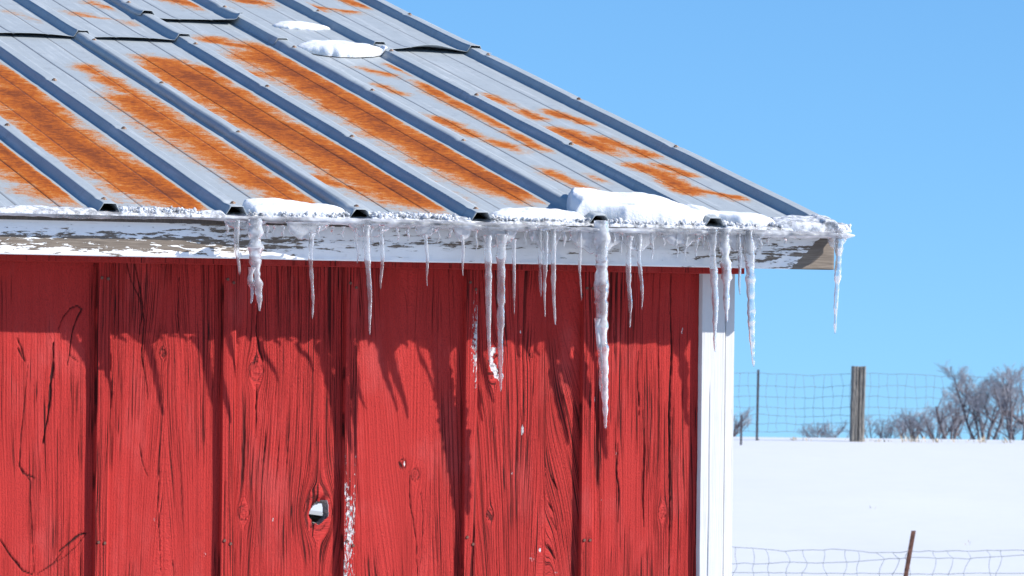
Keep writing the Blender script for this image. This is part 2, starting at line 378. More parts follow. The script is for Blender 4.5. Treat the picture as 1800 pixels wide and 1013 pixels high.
FLECKS = [  # bare patches on boards and battens: (x, z, rx, rz, amount)
 (*c8(755, 40), .014, .012, .45), (*c8(745, 95), .008, .022, .62), (*c8(762, 125), .007, .018, .55), (*c8(785, 155), .012, .016, .5), (*c8(370, 530), .004, .012, .5), (*c8(880, 380), .004, .018, .32),
 (*c8(920, 935), .018, .022, .33), (*c8(955, 905), .005, .02, .36), (*c8(1285, 490), .004, .02, .34), (*c8(1220, 685), .003, .012, .4), (*c8(835, 570), .006, .008, .36), (*c8(1025, 1000), .012, .010, .38),
 (*c7(1180, 760), .010, .05, .28), (*c7(880, 920), .010, .03, .30), (*c7(440, 700), .006, .06, .26), (*c7(665, 770), .004, .010, .36), (*c7(1240, 780), .003, .01, .36),
 (*c6(920, 560), .010, .022, .30), (*c6(265, 560), .004, .010, .36), (*c6(830, 600), .006, .008, .30), (*c6(840, 650), .004, .008, .34), (*c6(270, 960), .004, .014, .36), (*c6(565, 850), .004, .04, .32),
]
BDENS = {-1: .15, 0: .22, 1: .30, 2: .55, 3: .22, 4: .30, 5: .55}          # how cracked each board is
def seg_dist(px, pz, pts):
    best = np.full(px.shape, 9.0); tt = np.zeros(px.shape); n = len(pts)-1
    for i in range(n):
        (ax, az), (bx, bz) = pts[i], pts[i+1]
        dx, dz = bx-ax, bz-az; L2 = dx*dx+dz*dz+1e-12
        t = np.clip(((px-ax)*dx+(pz-az)*dz)/L2, 0, 1)
        d = np.hypot(px-ax-t*dx, pz-az-t*dz)
        m = d < best; best = np.where(m, d, best); tt = np.where(m, (i+t)/n, tt)
    return best, tt
def grain(PX, PZ, seed, dens, explicit=True, slope=0.0, cath=None):
    w = .020*(vn(PX*5, PZ*1.3, seed)-.5) + .006*(vn(PX*22, PZ*5, seed+1)-.5)
    psi = PX + w + slope*PZ
    ring = np.zeros(PX.shape)
    if cath is not None:
        xc, zc, k, s = cath
        q = np.sqrt((PX-xc)**2 + .00005) ; psi = np.where(True, psi + k*np.exp(-((PX-xc)/s)**2)*(PZ-zc)*np.sign(PX-xc+1e-9)*np.tanh(q/.02), psi)
    if explicit:
        for kx, kz, R, asp in KNOTS:
            if kx < PX.min()-.06 or kx > PX.max()+.06: continue
            du = PX-kx; dz = (PZ-kz)/(asp*1.6); r2 = du*du+dz*dz
            psi = psi - du*np.minimum(R*R/(r2+1e-9), 1.0)*.92
            r = np.sqrt(du*du+((PZ-kz)/asp)**2)
            inside = sstep(R*1.05, R*.8, r)
            rr = r+.002*vn(du*300, dz*300, seed+3)
            ring = np.maximum(ring, inside*(.30+.30*np.cos(rr*2*math.pi/(R*.5)))*vn(np.arctan2(dz, du)*3+9, r*200, seed+4)*1.3 + sstep(.0018, .0005, np.abs(r-R*(.9+.2*vn(np.arctan2(dz, du)*1.5+5, r*0, seed+2))))*.9*sstep(.35, .6, vn(np.arctan2(dz, du)*2+20, r*0, seed+8)))
    n1 = vn(psi*230, PZ*5, seed+5); n3 = vn(psi*90, PZ*2.2, seed+6)
    bands = .5+.5*np.sin(2*math.pi*(psi*135+1.2*vn(psi*9, PZ*.8, seed+7)))
    reg = fbm(PX*7, PZ*2.2, seed+8, 3)
    den = np.clip(dens*(.35+1.9*sstep(.32, .68, reg))+.10, 0, 1)
    c = vn(psi*170, PZ*2.6, seed+9)
    thr = .93-.10*dens
    crack = sstep(thr, thr+.07, c)*sstep(.40, .6, reg+dens*.4)*.8
    bare = -.16 + .14*sstep(.6, .9, fbm(PX*14, PZ*5, seed+12, 3))
    if explicit:
        for pts, hw, dep in CR_ALL:
            xs = [p[0] for p in pts]
            if max(xs) < PX.min()-.01 or min(xs) > PX.max()+.01: continue
            wx = PX+.0022*(vn(PX*60, PZ*60, seed+13)-.5)
            d, t = seg_dist(wx, PZ, pts)
            ww = hw*(.55+.9*vn(PX*90, PZ*90, seed+14))*(.35+.65*np.sin(math.pi*np.clip(t, .04, .96)))
            crack = np.maximum(crack, dep*sstep(ww*1.5, ww*.5, d))
        for fx, fz, rx, rz, amt in FLECKS:
            e = np.exp(-((PX-fx)/rx)**2-((PZ-fz)/rz)**2); bare = bare + e*(amt+.12)
    crack = np.maximum(crack, ring*.75)
    h = .0007*(bands-.5) + .0011*(n1-.5) + .0010*(n3-.5) - .0035*crack
    return h, psi, crack, bare, den

def zrows(fine=.0032):
    return np.concatenate([np.arange(-.1, 1.50, .04), np.arange(1.50, WALL_TOP, fine), [WALL_TOP]])
def add_board(i, x0, x1, fine):
    xs = np.linspace(x0, x1, int((x1-x0)/(.0016 if fine else .012))+1)
    zs = zrows() if fine else np.concatenate([np.arange(-.1, WALL_TOP, .05), [WALL_TOP]])
    PX, PZ = np.meshgrid(xs, zs, indexing='ij'); sh = PX.shape
    cath = {1: (-1.43, 2.0, .10, .06), 3: (-.83, 2.05, -.10, .07), 4: (-.47, 1.9, .16, .10)}.get(i)
    slope = {0: .02, 4: .10, 3: .05}.get(i, 0.0)
    h, psi, crack, bare, den = grain(PX, PZ, 100+37*i, BDENS.get(i, .2), fine, slope, cath)
    tilt = (random.Random(i).random()-.5)*.004
    Y = -h + tilt*(PX-x0)/(x1-x0)
    hole_in = x0 < HOLE[0] < x1 and fine
    if hole_in:
        ca, sa = math.cos(HOLE[4]), math.sin(HOLE[4])
        a = ((PX-HOLE[0])*ca+(PZ-HOLE[1])*sa)/HOLE[2]; b = (-(PX-HOLE[0])*sa+(PZ-HOLE[1])*ca)/HOLE[3]
        rr = np.sqrt(a*a+b*b)*(1+.22*(vn(np.arctan2(b, a)*3.5+7, PX*0, 3)-.5))
        # the painted funnel on the hole's left lip
        lip = sstep(1.75, 1.0, rr)*sstep(.15, -.6, a/np.maximum(rr, .1))
        Y = Y+.012*lip
    V = np.stack([PX, Y, PZ], -1).reshape(-1, 3)
    Fc = grid_faces(*sh)
    nV = len(V); loop = boundary_loop(*sh)
    back = V[loop].copy(); back[:, 1] = .022
    m = len(loop); idx = np.arange(m)
    skirt = np.stack([loop, nV+idx, nV+(idx+1) % m, loop[(idx+1) % m]], -1)
    extra = [np.zeros(m)]*0
    attrs = dict(psi=psi.ravel(), crack=crack.ravel(), bare=bare.ravel(), dens=den.ravel())
    Vall = np.vstack([V, back]); pad = lambda a: np.concatenate([a, a[loop]])
    attrs = {k: pad(v) for k, v in attrs.items()}
    F_all = np.vstack([Fc, skirt])
    rim = None
    if hole_in:
        rv = np.concatenate([rr.ravel(), np.full(m, 9.0)])
        keep = (rv[F_all] < 1.0).sum(1) < 2
        cut = F_all[~keep]; F_all = F_all[keep]
        e = np.vstack([cut[:, [k, (k+1) % 4]] for k in range(4)])
        key = np.sort(e, 1); uq, inv, cnt = np.unique(key, axis=0, return_inverse=True, return_counts=True)
        be = e[cnt[inv.ravel()] == 1]
        used = np.unique(be); mp = {a: k for k, a in enumerate(used)}
        fv = Vall[used].copy(); fv[:, 1] += .0015; bv = fv.copy(); bv[:, 1] = .024
        cx, cz = HOLE[0], HOLE[1]
        bv[:, 0] = cx+(bv[:, 0]-cx)*.78-.002; bv[:, 2] = cz+(bv[:, 2]-cz)*.80-.003
        n = len(used)
        rim = (np.vstack([fv, bv]), np.array([(mp[a], mp[b], n+mp[b], n+mp[a]) for a, b in be]))
    o = mesh_obj('wall_board', Vall, F_all, RED, barn, True, attrs)
    if rim: mesh_obj('knot_hole_rim', rim[0], rim[1], KNOTWOOD, o, True)['label'] = 'bare grey wood inside the knot hole'
    if not hole_in:
        pass
    return o
edges = [B0+BW/2+BS*k for k in range(-9, 5)]
for k in range(len(edges)):
    i = k-8
    x0 = edges[k]+.0015; x1 = (edges[k]+BS-.0015) if k < len(edges)-1 else -.03
    add_board(i+0, x0, x1, -1 <= i <= 5) if i >= -1 else add_board(i, x0, x1, False)

def add_batten(k, fine):
    x0 = B0+BS*k; ch = .011 if k == 1 else .0055
    xs = np.concatenate([[0, 0], np.linspace(.0015, BW-ch, 22 if fine else 6), [BW, BW+.0005]])
    ys = np.concatenate([[.004, -BT+.002], np.full(22 if fine else 6, -BT), [-BT+(.008 if k == 1 else .007), .004]])
    zs = np.concatenate([np.arange(-.1, 1.5, .04), np.arange(1.5, WALL_TOP-.012, .0032 if fine else .05)])
    S, PZ = np.meshgrid(xs, zs, indexing='ij'); Yb = np.repeat(ys[:, None], len(zs), 1); PX = S+x0
    h, psi, crack, bare, den = grain(PX, PZ, 900+31*k, {0: .8, 1: .7, 2: .55, 3: .8, 4: .6}.get(k, .5), False)
    wob = .0016*(fbm(PZ*5, PZ*0+k, 40+k, 3)-.5)
    face = np.zeros(len(xs)); face[2:-2] = 1; face[1] = .5
    if k == 2:   # lower part worn to old white paint
        z1 = wall_px(615, 785)[1]; bare = bare+.58*sstep(z1+.03, z1-.03, PZ)*(.60+.9*(fbm(PX*40, PZ*9, 5, 3)-.35))
    if k == 3:
        zc = wall_px(830, 640)[1]; bare = bare+.47*np.exp(-((PZ-zc-.05)/.19)**2)*(.45+.8*S/BW)
        crack = np.maximum(crack, .8*sstep(.0022, .0008, np.abs(S-.031+.001*vn(PZ*40, PZ*0, 3))))
    bare = np.where(face[:, None] > .6, bare+.03, -.3)
    Y = Yb-h*face[:, None]
    V = np.stack([PX+wob, Y, PZ], -1).reshape(-1, 3)
    nx, nz = S.shape; Fc = grid_faces(nx, nz)
    o = mesh_obj('batten', V, Fc, RED, barn, False, dict(psi=psi.ravel(), crack=crack.ravel(), bare=bare.ravel(), dens=den.ravel()))
    if k == 2: o['label'] = 'batten with its lower half worn to old white paint'
    if k == 3: o['label'] = 'batten with white flaking paint along its upper half'
    return o
BATTENS = {k: add_batten(k, k >= -1) for k in range(-8, 5)}
# nail heads in the battens and boards
bm = bmesh.new(); bmesh.ops.create_cone(bm, cap_ends=True, segments=8, radius1=.0042, radius2=.0034, depth=.003)
bmesh.ops.rotate(bm, verts=bm.verts, cent=(0, 0, 0), matrix=Matrix.Rotation(math.pi/2, 3, 'X'))
nail_me = bpy.data.meshes.new('nail'); bm.to_mesh(nail_me); bm.free(); nail_me.materials.append(NAIL)
def nail(x, y, z, parent):
    o = bpy.data.objects.new('nail', nail_me); col.objects.link(o); o.location = (x, y, z); o.parent = parent; return o
for k in range(0, 5):
    for zz in (2.33, 1.72):
        nail(B0+BS*k+.009, -BT-.0012, zz+.01*math.sin(k*3), BATTENS[k]); nail(B0+BS*k+.024, -BT-.0012, zz-.008+.006*math.cos(k*5), BATTENS[k])

# corner boards
def trim(name, x0, x1, y0, y1, seed):
    xs = np.linspace(x0, x1, 46); zs = np.concatenate([np.arange(-.1, 1.5, .1), np.arange(1.5, WALL_TOP, .01)])
    PX, PZ = np.meshgrid(xs, zs, indexing='ij')
    Y = y0+.0012*(fbm(PX*90, PZ*4, seed, 3)-.5)
    if name == 'corner_trim': Y = Y+.0028*np.exp(-((PX-x0-.34*(x1-x0)-.0012*(fbm(PZ*5, PZ*0, 3, 2)-.5))/.0011)**2)*sstep(.25, .5, fbm(PZ*6, PZ*0+2, 8, 2))
    edge = .0016*(fbm(PZ*30, PZ*0, seed+2, 3)-.5)
    PX = PX+np.where(PX == xs[0], edge, 0)
    V = np.stack([PX, Y, PZ], -1).reshape(-1, 3); loop = boundary_loop(*PX.shape); n = len(V)
    back = V[loop].copy(); back[:, 1] = y1; m = len(loop); i = np.arange(m)
    return mesh_obj(name, np.vstack([V, back]), np.vstack([grid_faces(*PX.shape), np.stack([loop, n+i, n+(i+1) % m, loop[(i+1) % m]], -1)]), WHITE, barn)
tx0 = wall_px(1227, 700)[0]; tx1 = wall_px(1267.5, 700)[0]
ct = trim('corner_trim', tx0, tx1, -.019, .02, 71); nail(*[on_y(1258, 536, -.02)[0], -.021, on_y(1258, 536, -.02)[2]], ct)
sx1 = wall_px(1287, 650)[0]
st = trim('side_trim', tx1+.0068, sx1, -.010, .11, 72)

box('dark_gap_filler', tx1-.03, tx1+.02, -.003, .10, -.1, WALL_TOP-.003, DARKWOOD, barn)  # dark block added behind the trim gap to stand in for its shade
# red soffit strip, soffit, fascia
FZ0, FZ1 = on_y(700, 460, -.18)[2], 2.474
FX1 = on_y(1466, 450, -.18)[0]
box('soffit_strip', -4.2, on_y(1329, 474, -.165)[0], -.100, -.010, FZ0-.0125, FZ0+.004, RED_PLAIN, barn)
xs = np.linspace(-4.2, FX1, 900); zs = np.linspace(FZ0, FZ1, 24)
PX, PZ = np.meshgrid(xs, zs, indexing='ij'); hh = (PZ-FZ0)/(FZ1-FZ0)
reg = fbm(PX*2.2+3, hh*.8, 61, 3); reg2 = fbm(PX*7, hh*1.5, 62, 3)
peel = -.20+.30*np.exp(-((hh-.36)/.26)**2)*sstep(.30, .60, reg+.12*sstep(-.6, -1.8, PX)) + .22*(reg2-.5)
for px, py, rx, rh, a in [(390, 398, 60, .12, .45), (100, 425, 170, .20, .28), (280, 430, 150, .22, .30), (500, 425, 70, .2, .28), (900, 428, 130, .16, .22), (1000, 448, 60, .1, .2), (700, 425, 90, .14, .2), (1340, 405, 110, .10, .40), (1200, 400, 60, .06, .2)]:
    c = on_y(px, py, -.18); rxm = rx*.00146
    peel += a*np.exp(-((PX-c[0])/rxm)**2-((hh-(c[2]-FZ0)/(FZ1-FZ0))/rh)**2)
peel += .16*sstep(-.35, .1, PX)
cend = FX1-.115+.10*hh
peel += 1.4*sstep(-.004, .004, PX-cend-.006*(vn(PX*80, PZ*200, 4)-.5))*sstep(1.0, .8, hh)
V = np.stack([PX, -.18+.0016*(fbm(PX*6, PZ*40, 63, 3)-.5), PZ + .003*(fbm(PX*2, PX*0, 64, 3)-.5)*(hh < .05)], -1).reshape(-1, 3)
loop = boundary_loop(*PX.shape); n = len(V); back = V[loop].copy(); back[:, 1] = -.157; m = len(loop); i = np.arange(m)
pk = peel.ravel()
mesh_obj('fascia_board', np.vstack([V, back]), np.vstack([grid_faces(*PX.shape), np.stack([loop, n+i, n+(i+1) % m, loop[(i+1) % m]], -1)]), FASCIA, barn, False, dict(peel=np.concatenate([pk, pk[loop]])))

# ---- roof
TP = .2434; PA = math.atan(TP); CP, SP = math.cos(PA), math.sin(PA)
YE = -.222; ZE = 2.4735
RX0, RS = -1.6383, .3018
NRM = np.array([0, -SP, CP])
def roof_pt(u, v, h=0.0):
    u = np.asarray(u, float); v = np.asarray(v, float); h = np.asarray(h, float)
    u, v, h = np.broadcast_arrays(u, v, h)
    return np.stack([u, YE+v*CP-h*SP, ZE+v*SP+h*CP], -1)
def roof_uv(px, py, h=0.0):
    p = on_plane(px, py, roof_pt(0, 0, h), NRM); return p[0], (p[1]-YE+h*SP)/CP
RB, RT, RH = .026, .0145, .0205          # rib half base, half top, height
def rib_profile(u):
    k = np.round((u-RX0)/RS); d = np.abs(u-RX0-k*RS)
    h = np.clip((RB-d)/(RB-RT), 0, 1)*RH
    return h
def groove(u):
    q = (u-RX0)/RS; q = q-np.floor(q)
    return np.clip(1-np.minimum(np.abs(q-1/3.), np.abs(q-2/3.))*RS/.003, 0, 1)
RUST = []   # strokes (u0,v0,u1,v1,halfwidth,strength)
def stroke(pts, w, s=1.0):
    uv = [roof_uv(*p) for p in pts]
    for a, b in zip(uv[:-1], uv[1:]): RUST.append((*a, *b, w, s))
stroke([(-90, 190), (40, 290), (105, 335)], .085)
stroke([(-60, 95), (30, 150)], .06); stroke([(30, 165), (100, 235), (190, 290), (300, 345)], .088, 1.15); stroke([(20, 200), (60, 205)], .05, .9)
stroke([(150, 118), (240, 170)], .035, .8); stroke([(235, 178), (330, 240), (430, 300), (500, 340)], .070, .95)
stroke([(275, 108), (350, 120)], .05, .9); stroke([(320, 125), (450, 210), (600, 280), (720, 345)], .088, 1.2); stroke([(560, 320), (640, 335)], .05, .8)
stroke([(385, 76), (450, 85), (500, 120)], .05, 1.0); stroke([(470, 105), (600, 175), (700, 235), (800, 290), (885, 330)], .082, 1.15); stroke([(900, 345), (910, 352)], .03, .9); stroke([(440, 130), (480, 140)], .04, .7)
for pts, w, s in [(((640, 122), (680, 130)), .03, .75), (((690, 115), (725, 132)), .02, .75), (((672, 152), (705, 165)), .022, .7), (((745, 150), (815, 190)), .032, .85), (((768, 208), (830, 238)), .03, .8), (((838, 200), (890, 225)), .028, .75), (((870, 250), (905, 262)), .03, .8), (((895, 232), (950, 262)), .025, .75), (((965, 303), (1025, 330)), .028, .75), (((1040, 310), (1060, 318)), .02, .6),
                  (((865, 172), (890, 182)), .028, .8), (((920, 196), (940, 206)), .028, .8), (((975, 200), (1020, 213)), .030, 1.0), (((990, 232), (1060, 262)), .042, 1.05), (((1060, 245), (1140, 272)), .034, .85), (((1125, 293), (1160, 310)), .032, .9), (((1160, 305), (1205, 335)), .036, 1.0), (((1215, 333), (1285, 345)), .032, 1.0), (((1165, 292), (1205, 305)), .025, .85),
                  (((140, 30), (225, 40)), .04, .6), (((270, -2), (340, 10)), .06, .85), (((400, -6), (440, 4)), .06, .9), (((440, -8), (540, 15)), .05, 1.0), (((510, 10), (610, 22)), .04, .8), (((590, -2), (640, 14)), .03, .9), (((170, 10), (230, 25)), .03, .55), (((20, 25), (70, 40)), .02, .4)]:
    stroke(pts, w, s)
def rust_field(U, Vv):
    f = np.full(U.shape, -.75)
    for u0, v0, u1, v1, w, s in RUST:
        dv = v1-v0; t = np.clip((Vv-v0)/(dv if abs(dv) > 1e-6 else 1e-6), 0, 1)
        du = np.abs(U-u0-t*(u1-u0)); out = np.abs(Vv-v0-t*dv)
        q = np.sqrt((du/w)**2+(out/(w*1.6))**2)
        f = np.maximum(f, s*(1.12-q*.60)-.15)
    return f
LABEL_SHEET = {}
def roof_sheet(u0, u1, v0, v1, base, lift, seed, wav=None):
    us = np.unique(np.concatenate([np.arange(u0, u1, .006), [u1]] + [np.array([c-RB, c-RT, c+RT, c+RB]) for c in RX0+RS*np.arange(-9, 8) if u0 < c-RB and c+RB < u1] + [np.array([g_-.003, g_, g_+.003]) for g_ in RX0+RS*np.arange(-9, 8, 1/3.)[np.arange(51) % 3 != 0] if u0 < g_-.003 and g_+.003 < u1]))
    vs = np.concatenate([np.linspace(v0, v0+.12, 14), np.arange(v0+.14, v1, .02), [v1]])
    U, Vv = np.meshgrid(us, vs, indexing='ij')
    h = rib_profile(U)-.0022*groove(U)
    rib = h > .004; dr = (U-RX0)/RS; dr = np.abs(dr-np.round(dr))*RS; rfade = sstep(.050, .030, dr)
    h = h*(1+.05*(vn(U*3, Vv*9, seed)-.5)) + .0022*(fbm(U*5, Vv*4, seed+1, 3)-.5)
    for (su, sv) in SCREWS:      # small dents round the fasteners
        h = h-.0035*np.exp(-((U-su)/.02)**2-((Vv-sv-.012)/.014)**2)*rib
    near = np.exp(-(Vv-v0)/.045)
    if wav is not None: h = h+near*wav(U)
    h = h+base+lift*near*(.5+vn(U*9, U*0, seed+4))
    ed = .004*(fbm(U*12, U*0, seed+6, 2)-.5)*np.exp(-(Vv-v0)/.03)
    P = roof_pt(U, Vv+ed, h)
    o = mesh_obj('roof_sheet', P.reshape(-1, 3), grid_faces(*U.shape), ROOF, barn, False,
                 dict(ru=U.ravel(), rv=Vv.ravel(), rust=(rust_field(U, Vv)*(1-rfade)-.9*rfade).ravel(), groove=groove(U).ravel(), flat=(~rib).astype(float).ravel()))
    md = o.modifiers.new('thickness', 'SOLIDIFY'); md.thickness = .0012; md.offset = -1
    return o
SCREWS = []
def screw_px(px, py): SCREWS.append(roof_uv(px, py, RH))
row = [roof_uv(284, 147, RH)[1], roof_uv(422, 234, RH)[1]]
for k in range(-5, 7):
    for r_ in row + [row[0]+(row[0]-row[1]), row[0]+2*(row[0]-row[1]), row[0]+3*(row[0]-row[1]), row[0]+4*(row[0]-row[1]), .05]:
        SCREWS.append((RX0+RS*k+.003*math.sin(k*7+r_*9), r_+.012*math.sin(k*5.3+r_*3)))
V1 = roof_uv(357, 79)[1]; V1B = roof_uv(300, 41)[1]
VR = 4.4
rib = lambda k: RX0+RS*k
UE = roof_uv(1477, 398)[0]
lows = [(-4.3, rib(2)+RB*.9, 0), (rib(2)-RB*.95, rib(4)+RB*.9, 1), (rib(4)-RB*.95, UE, 0)]
ups = [(-4.3, rib(3)+RB*.8, V1, 0), (rib(3)-RB*.9, rib(4)-RB*.2, V1B, 1), (rib(4)-RB*1.05, UE-.004, V1+.01, 2)]
sheets = []
for j, (a, b, lay) in enumerate(lows):
    sheets.append(roof_sheet(a, b, 0, V1B+.18, .0015*(j % 2), .002, 300+j))
for j, (a, b, v, lay) in enumerate(ups):
    if j == 0: wv = lambda U: .008*np.abs(np.sin((U-RX0)/RS*math.pi))*sstep(-3, -1, U)
    elif j == 1: wv = lambda U: .006+.008*sstep(rib(3)+.15, rib(4), U)
    else: wv = lambda U: .006*np.exp(-((U-rib(4.5))/.08)**2)+.020*np.exp(-((U-rib(5.55))/.085)**2)
    sheets.append(roof_sheet(a, b, v, VR, .0045+.0015*(j % 2), .003, 320+j, wv))
bm = bmesh.new(); bmesh.ops.create_cone(bm, cap_ends=True, segments=8, radius1=.0075, radius2=.006, depth=.0025)
r2 = bmesh.ops.create_cone(bm, cap_ends=True, segments=6, radius1=.0042, radius2=.0036, depth=.003); bmesh.ops.translate(bm, verts=r2['verts'], vec=(0, 0, .0022))
scr_me = bpy.data.meshes.new('screw'); bm.to_mesh(scr_me); bm.free(); scr_me.materials.append(SCREW)
for su, sv in SCREWS:
    up = sv > V1+.02
    par = None
    for s_, (a, b, *_r) in zip(sheets[3:] if up else sheets[:3], ups if up else lows):
        if a <= su <= b: par = s_
    if par is None or sv > VR: continue
    o = bpy.data.objects.new('screw', scr_me); col.objects.link(o); o.parent = par
    o.location = roof_pt(su, sv, RH+(.0065 if up else .001)); o.rotation_euler = (PA+random.Random(int(sv*999)).uniform(-.2, .2), random.Random(int(su*999)).uniform(-.25, .25), 0)
# deck under the sheets, rake boards, back slope, ridge cap, rest of the shell
dv, df = [], []
P = [roof_pt(-4.25, .02, -.004), roof_pt(UE-.03, .02, -.004), roof_pt(UE-.03, VR, -.004), roof_pt(-4.25, VR, -.004)]
P += [p-np.array([0, 0, .02]) for p in P]
mesh_obj('roof_deck', P, [(0, 1, 2, 3), (7, 6, 5, 4), (0, 4, 5, 1), (1, 5, 6, 2), (2, 6, 7, 3), (3, 7, 4, 0)], DARKWOOD, barn)
YR = float(roof_pt(0, VR)[1]); ZR = float(roof_pt(0, VR)[2])
us = np.arange(-4.3, UE, .02); vs = np.linspace(0, VR, 6)
U, Vv = np.meshgrid(us, vs, indexing='ij'); hb = rib_profile(U)+.004
bs = np.stack([U, YR+Vv*CP+hb*SP, ZR-Vv*SP+hb*CP], -1).reshape(-1, 3)
o = mesh_obj('roof_sheet', bs, grid_faces(*U.shape), ROOF, barn, False, dict(ru=U.ravel(), rv=(Vv+9).ravel(), rust=(fbm(U*3, Vv*2, 77, 3)*1.6-1.0).ravel(), flat=np.ones(U.size)))
o.modifiers.new('thickness', 'SOLIDIFY').thickness = .0012
cap = [(-4.3, YR-.14*CP, ZR-.14*SP+.032), (-4.3, YR, ZR+.045), (-4.3, YR+.14*CP, ZR-.14*SP+.032)]
cap += [(UE, y, z) for _, y, z in cap]
o = mesh_obj('ridge_cap', cap, [(0, 3, 4, 1), (1, 4, 5, 2)], ROOF, barn); o.modifiers.new('thickness', 'SOLIDIFY').thickness = .0015
YB = 2*YR-YE-.2
# gable end: upright boards with a window opening, seen only through the knot hole
hd = pdir(563, 903); tg = -CAM[0]/hd[0]; WY, WZ = CAM[1]+hd[1]*tg, CAM[2]+hd[2]*tg
wy0, wy1, wz0, wz1 = WY-.45, WY+.55, WZ, WZ+.75
ny = 20; ye = np.linspace(.112, YB, ny+1)
def roof_z(y): return ZE+(min(y, 2*YR-y)-YE)*TP-.03
for a, b in zip(ye[:-1], ye[1:]):
    def gb(z0, z1a, z1b):
        v = [(-.022, a+.001, z0), (sx1-.004, a+.001, z0), (sx1-.004, b-.001, z0), (-.022, b-.001, z0), (-.022, a+.001, z1a), (sx1-.004, a+.001, z1a), (sx1-.004, b-.001, z1b), (-.022, b-.001, z1b)]
        return v, [(0, 3, 2, 1), (4, 5, 6, 7), (0, 1, 5, 4), (1, 2, 6, 5), (2, 3, 7, 6), (3, 0, 4, 7)]
    if b > wy0 and a < wy1:
        v, f = gb(-.1, wz0, wz0); v2, f2 = gb(wz1, roof_z(a), roof_z(b))
        v = v+v2; f = f+[tuple(i+8 for i in q) for q in f2]
    else: v, f = gb(-.1, roof_z(a), roof_z(b))
    mesh_obj('gable_board', v, f, RED_PLAIN, barn)
box('window_sill', -.05, sx1+.02, wy0-.05, wy1+.05, wz0-.03, wz0+.0005, WHITE, barn)
box('rear_wall', -4.1, -.025, YB-.03, YB, -.1, roof_z(YB), DARKWOOD, barn)
v, f = box_data(-4.12, -4.10, .03, YB, -.1, 2.40); mesh_obj('far_gable', v, f, DARKWOOD, barn)
o = mesh_obj('far_gable_peak', [(-4.11, .03, 2.401), (-4.11, YB, 2.401), (-4.11, YR, ZR-.03)], [(0, 1, 2)], DARKWOOD, barn); o.modifiers.new('thickness', 'SOLIDIFY').thickness = .02
box('rake_board', UE-.055, UE-.035, -.155, YR, FZ0+.0, FZ0+.02, WHITE, barn) if False else None
P = [(UE-.05, -.1555, FZ0+.004), (UE-.05, YR, FZ0+.004+(YR+.1555)*TP), (UE-.05, YR, FZ0+.09+(YR+.1555)*TP), (UE-.05, -.1555, FZ0+.09)]
P2 = [(x+.02, y, z) for x, y, z in P]
mesh_obj('rake_board', P+P2, [(0, 1, 2, 3), (7, 6, 5, 4), (0, 4, 5, 1), (1, 5, 6, 2), (2, 6, 7, 3), (3, 7, 4, 0)], WHITE, barn)

# ------------------------------------------------------------------ snow and ice on the roof
def snow_patch(outline, hmax, seed, label, base=0.0, edge=.035, lumps=.35, name='snow_patch', mat=None, parent=None, fill=False, hp=(1, 1)):
    """A snow cake on the roof: outline = [(u, v_front, v_back)...], height falls to the rim."""
    ou = np.array([p[0] for p in outline]); o0 = np.array([p[1] for p in outline]); o1 = np.array([p[2] for p in outline])
    nu = max(24, int((ou[-1]-ou[0])/.004)); nv = 44
    us = np.linspace(ou[0], ou[-1], nu); s = np.linspace(0, 1, nv)
    f0 = np.interp(us, ou, o0)+(.010 if base == 0 else .030)*(fbm(us*24, us*0, seed, 3)-.5); f1 = np.interp(us, ou, o1)+.03*(fbm(us*18, us*0, seed+1, 3)-.5)
    f1 = np.maximum(f1, f0+.004)
    U = np.repeat(us[:, None], nv, 1); Vv = f0[:, None]+(f1-f0)[:, None]*(.5-.5*np.cos(s*math.pi))[None, :]**1.0
    du = np.minimum(U-ou[0], ou[-1]-U)
    rim = np.clip(np.minimum(np.minimum((Vv-f0[:, None])/(edge*.35), (f1[:, None]-Vv)/edge), du/(edge*.8)), 0, 1)
    h = hmax*np.sqrt(1-(1-rim)**2)*(1-lumps+2*lumps*fbm(U*9, Vv*9, seed+2, 3)) + .0045*(fbm(U*60, Vv*45, seed+3, 2)-.5)*rim
    h = h*np.interp(U, [ou[0], ou[-1]], hp)
    # the cake hangs over its front rim a little
    rp = rib_profile(U); h = np.where(rp > .001, np.maximum(h, rp+.35*h+.001), h)
    top = roof_pt(U, Vv-.010*np.sqrt(rim)*np.exp(-(Vv-f0[:, None])/.02), base+np.maximum(h, 0)-.002)
    V = top.reshape(-1, 3); loop = boundary_loop(nu, nv); n = len(V)
    bk = roof_pt(U, Vv, base-.003+rp*(0 if fill else 1)).reshape(-1, 3)[loop]; m = len(loop); i = np.arange(m)
    o = mesh_obj(name, np.vstack([V, bk]), np.vstack([grid_faces(nu, nv), np.stack([loop, n+i, n+(i+1) % m, loop[(i+1) % m]], -1)]), mat or SNOW, parent, True)
    if parent is None: tag(o, label, 'snow')
    return o
def eu(px): return on_plane(px, 383, roof_pt(0, 0, .01), (0, 1, 0))[0]
snow_patch([(eu(434), .02, .05), (eu(450), .0, .10), (eu(520), .0, .115), (eu(590), .004, .10), (eu(612), .012, .05)], .025, 501, 'flat snow strip on the eave between two open rib ends')
snow_patch([(eu(868), .02, .04), (eu(900), .0, .10), (eu(960), .0, .105), (eu(1010), .002, .09), (eu(1036), .012, .05)], .024, 511, 'snow strip on the eave touching the big snow mound')
snow_patch([(eu(1022), .045, .07), (eu(1042), .04, .16), (eu(1070), .03, .25), (eu(1100), .002, .27), (eu(1150), -.002, .25), (eu(1205), -.002, .22), (eu(1236), .012, .17), (eu(1250), .035, .15), (eu(1272), .03, .13), (eu(1300), .0, .10), (eu(1345), .0, .08), (eu(1368), .012, .03)], .047, 521, 'largest snow mound, on the eave above the white corner trim', hp=(1.05, .5))
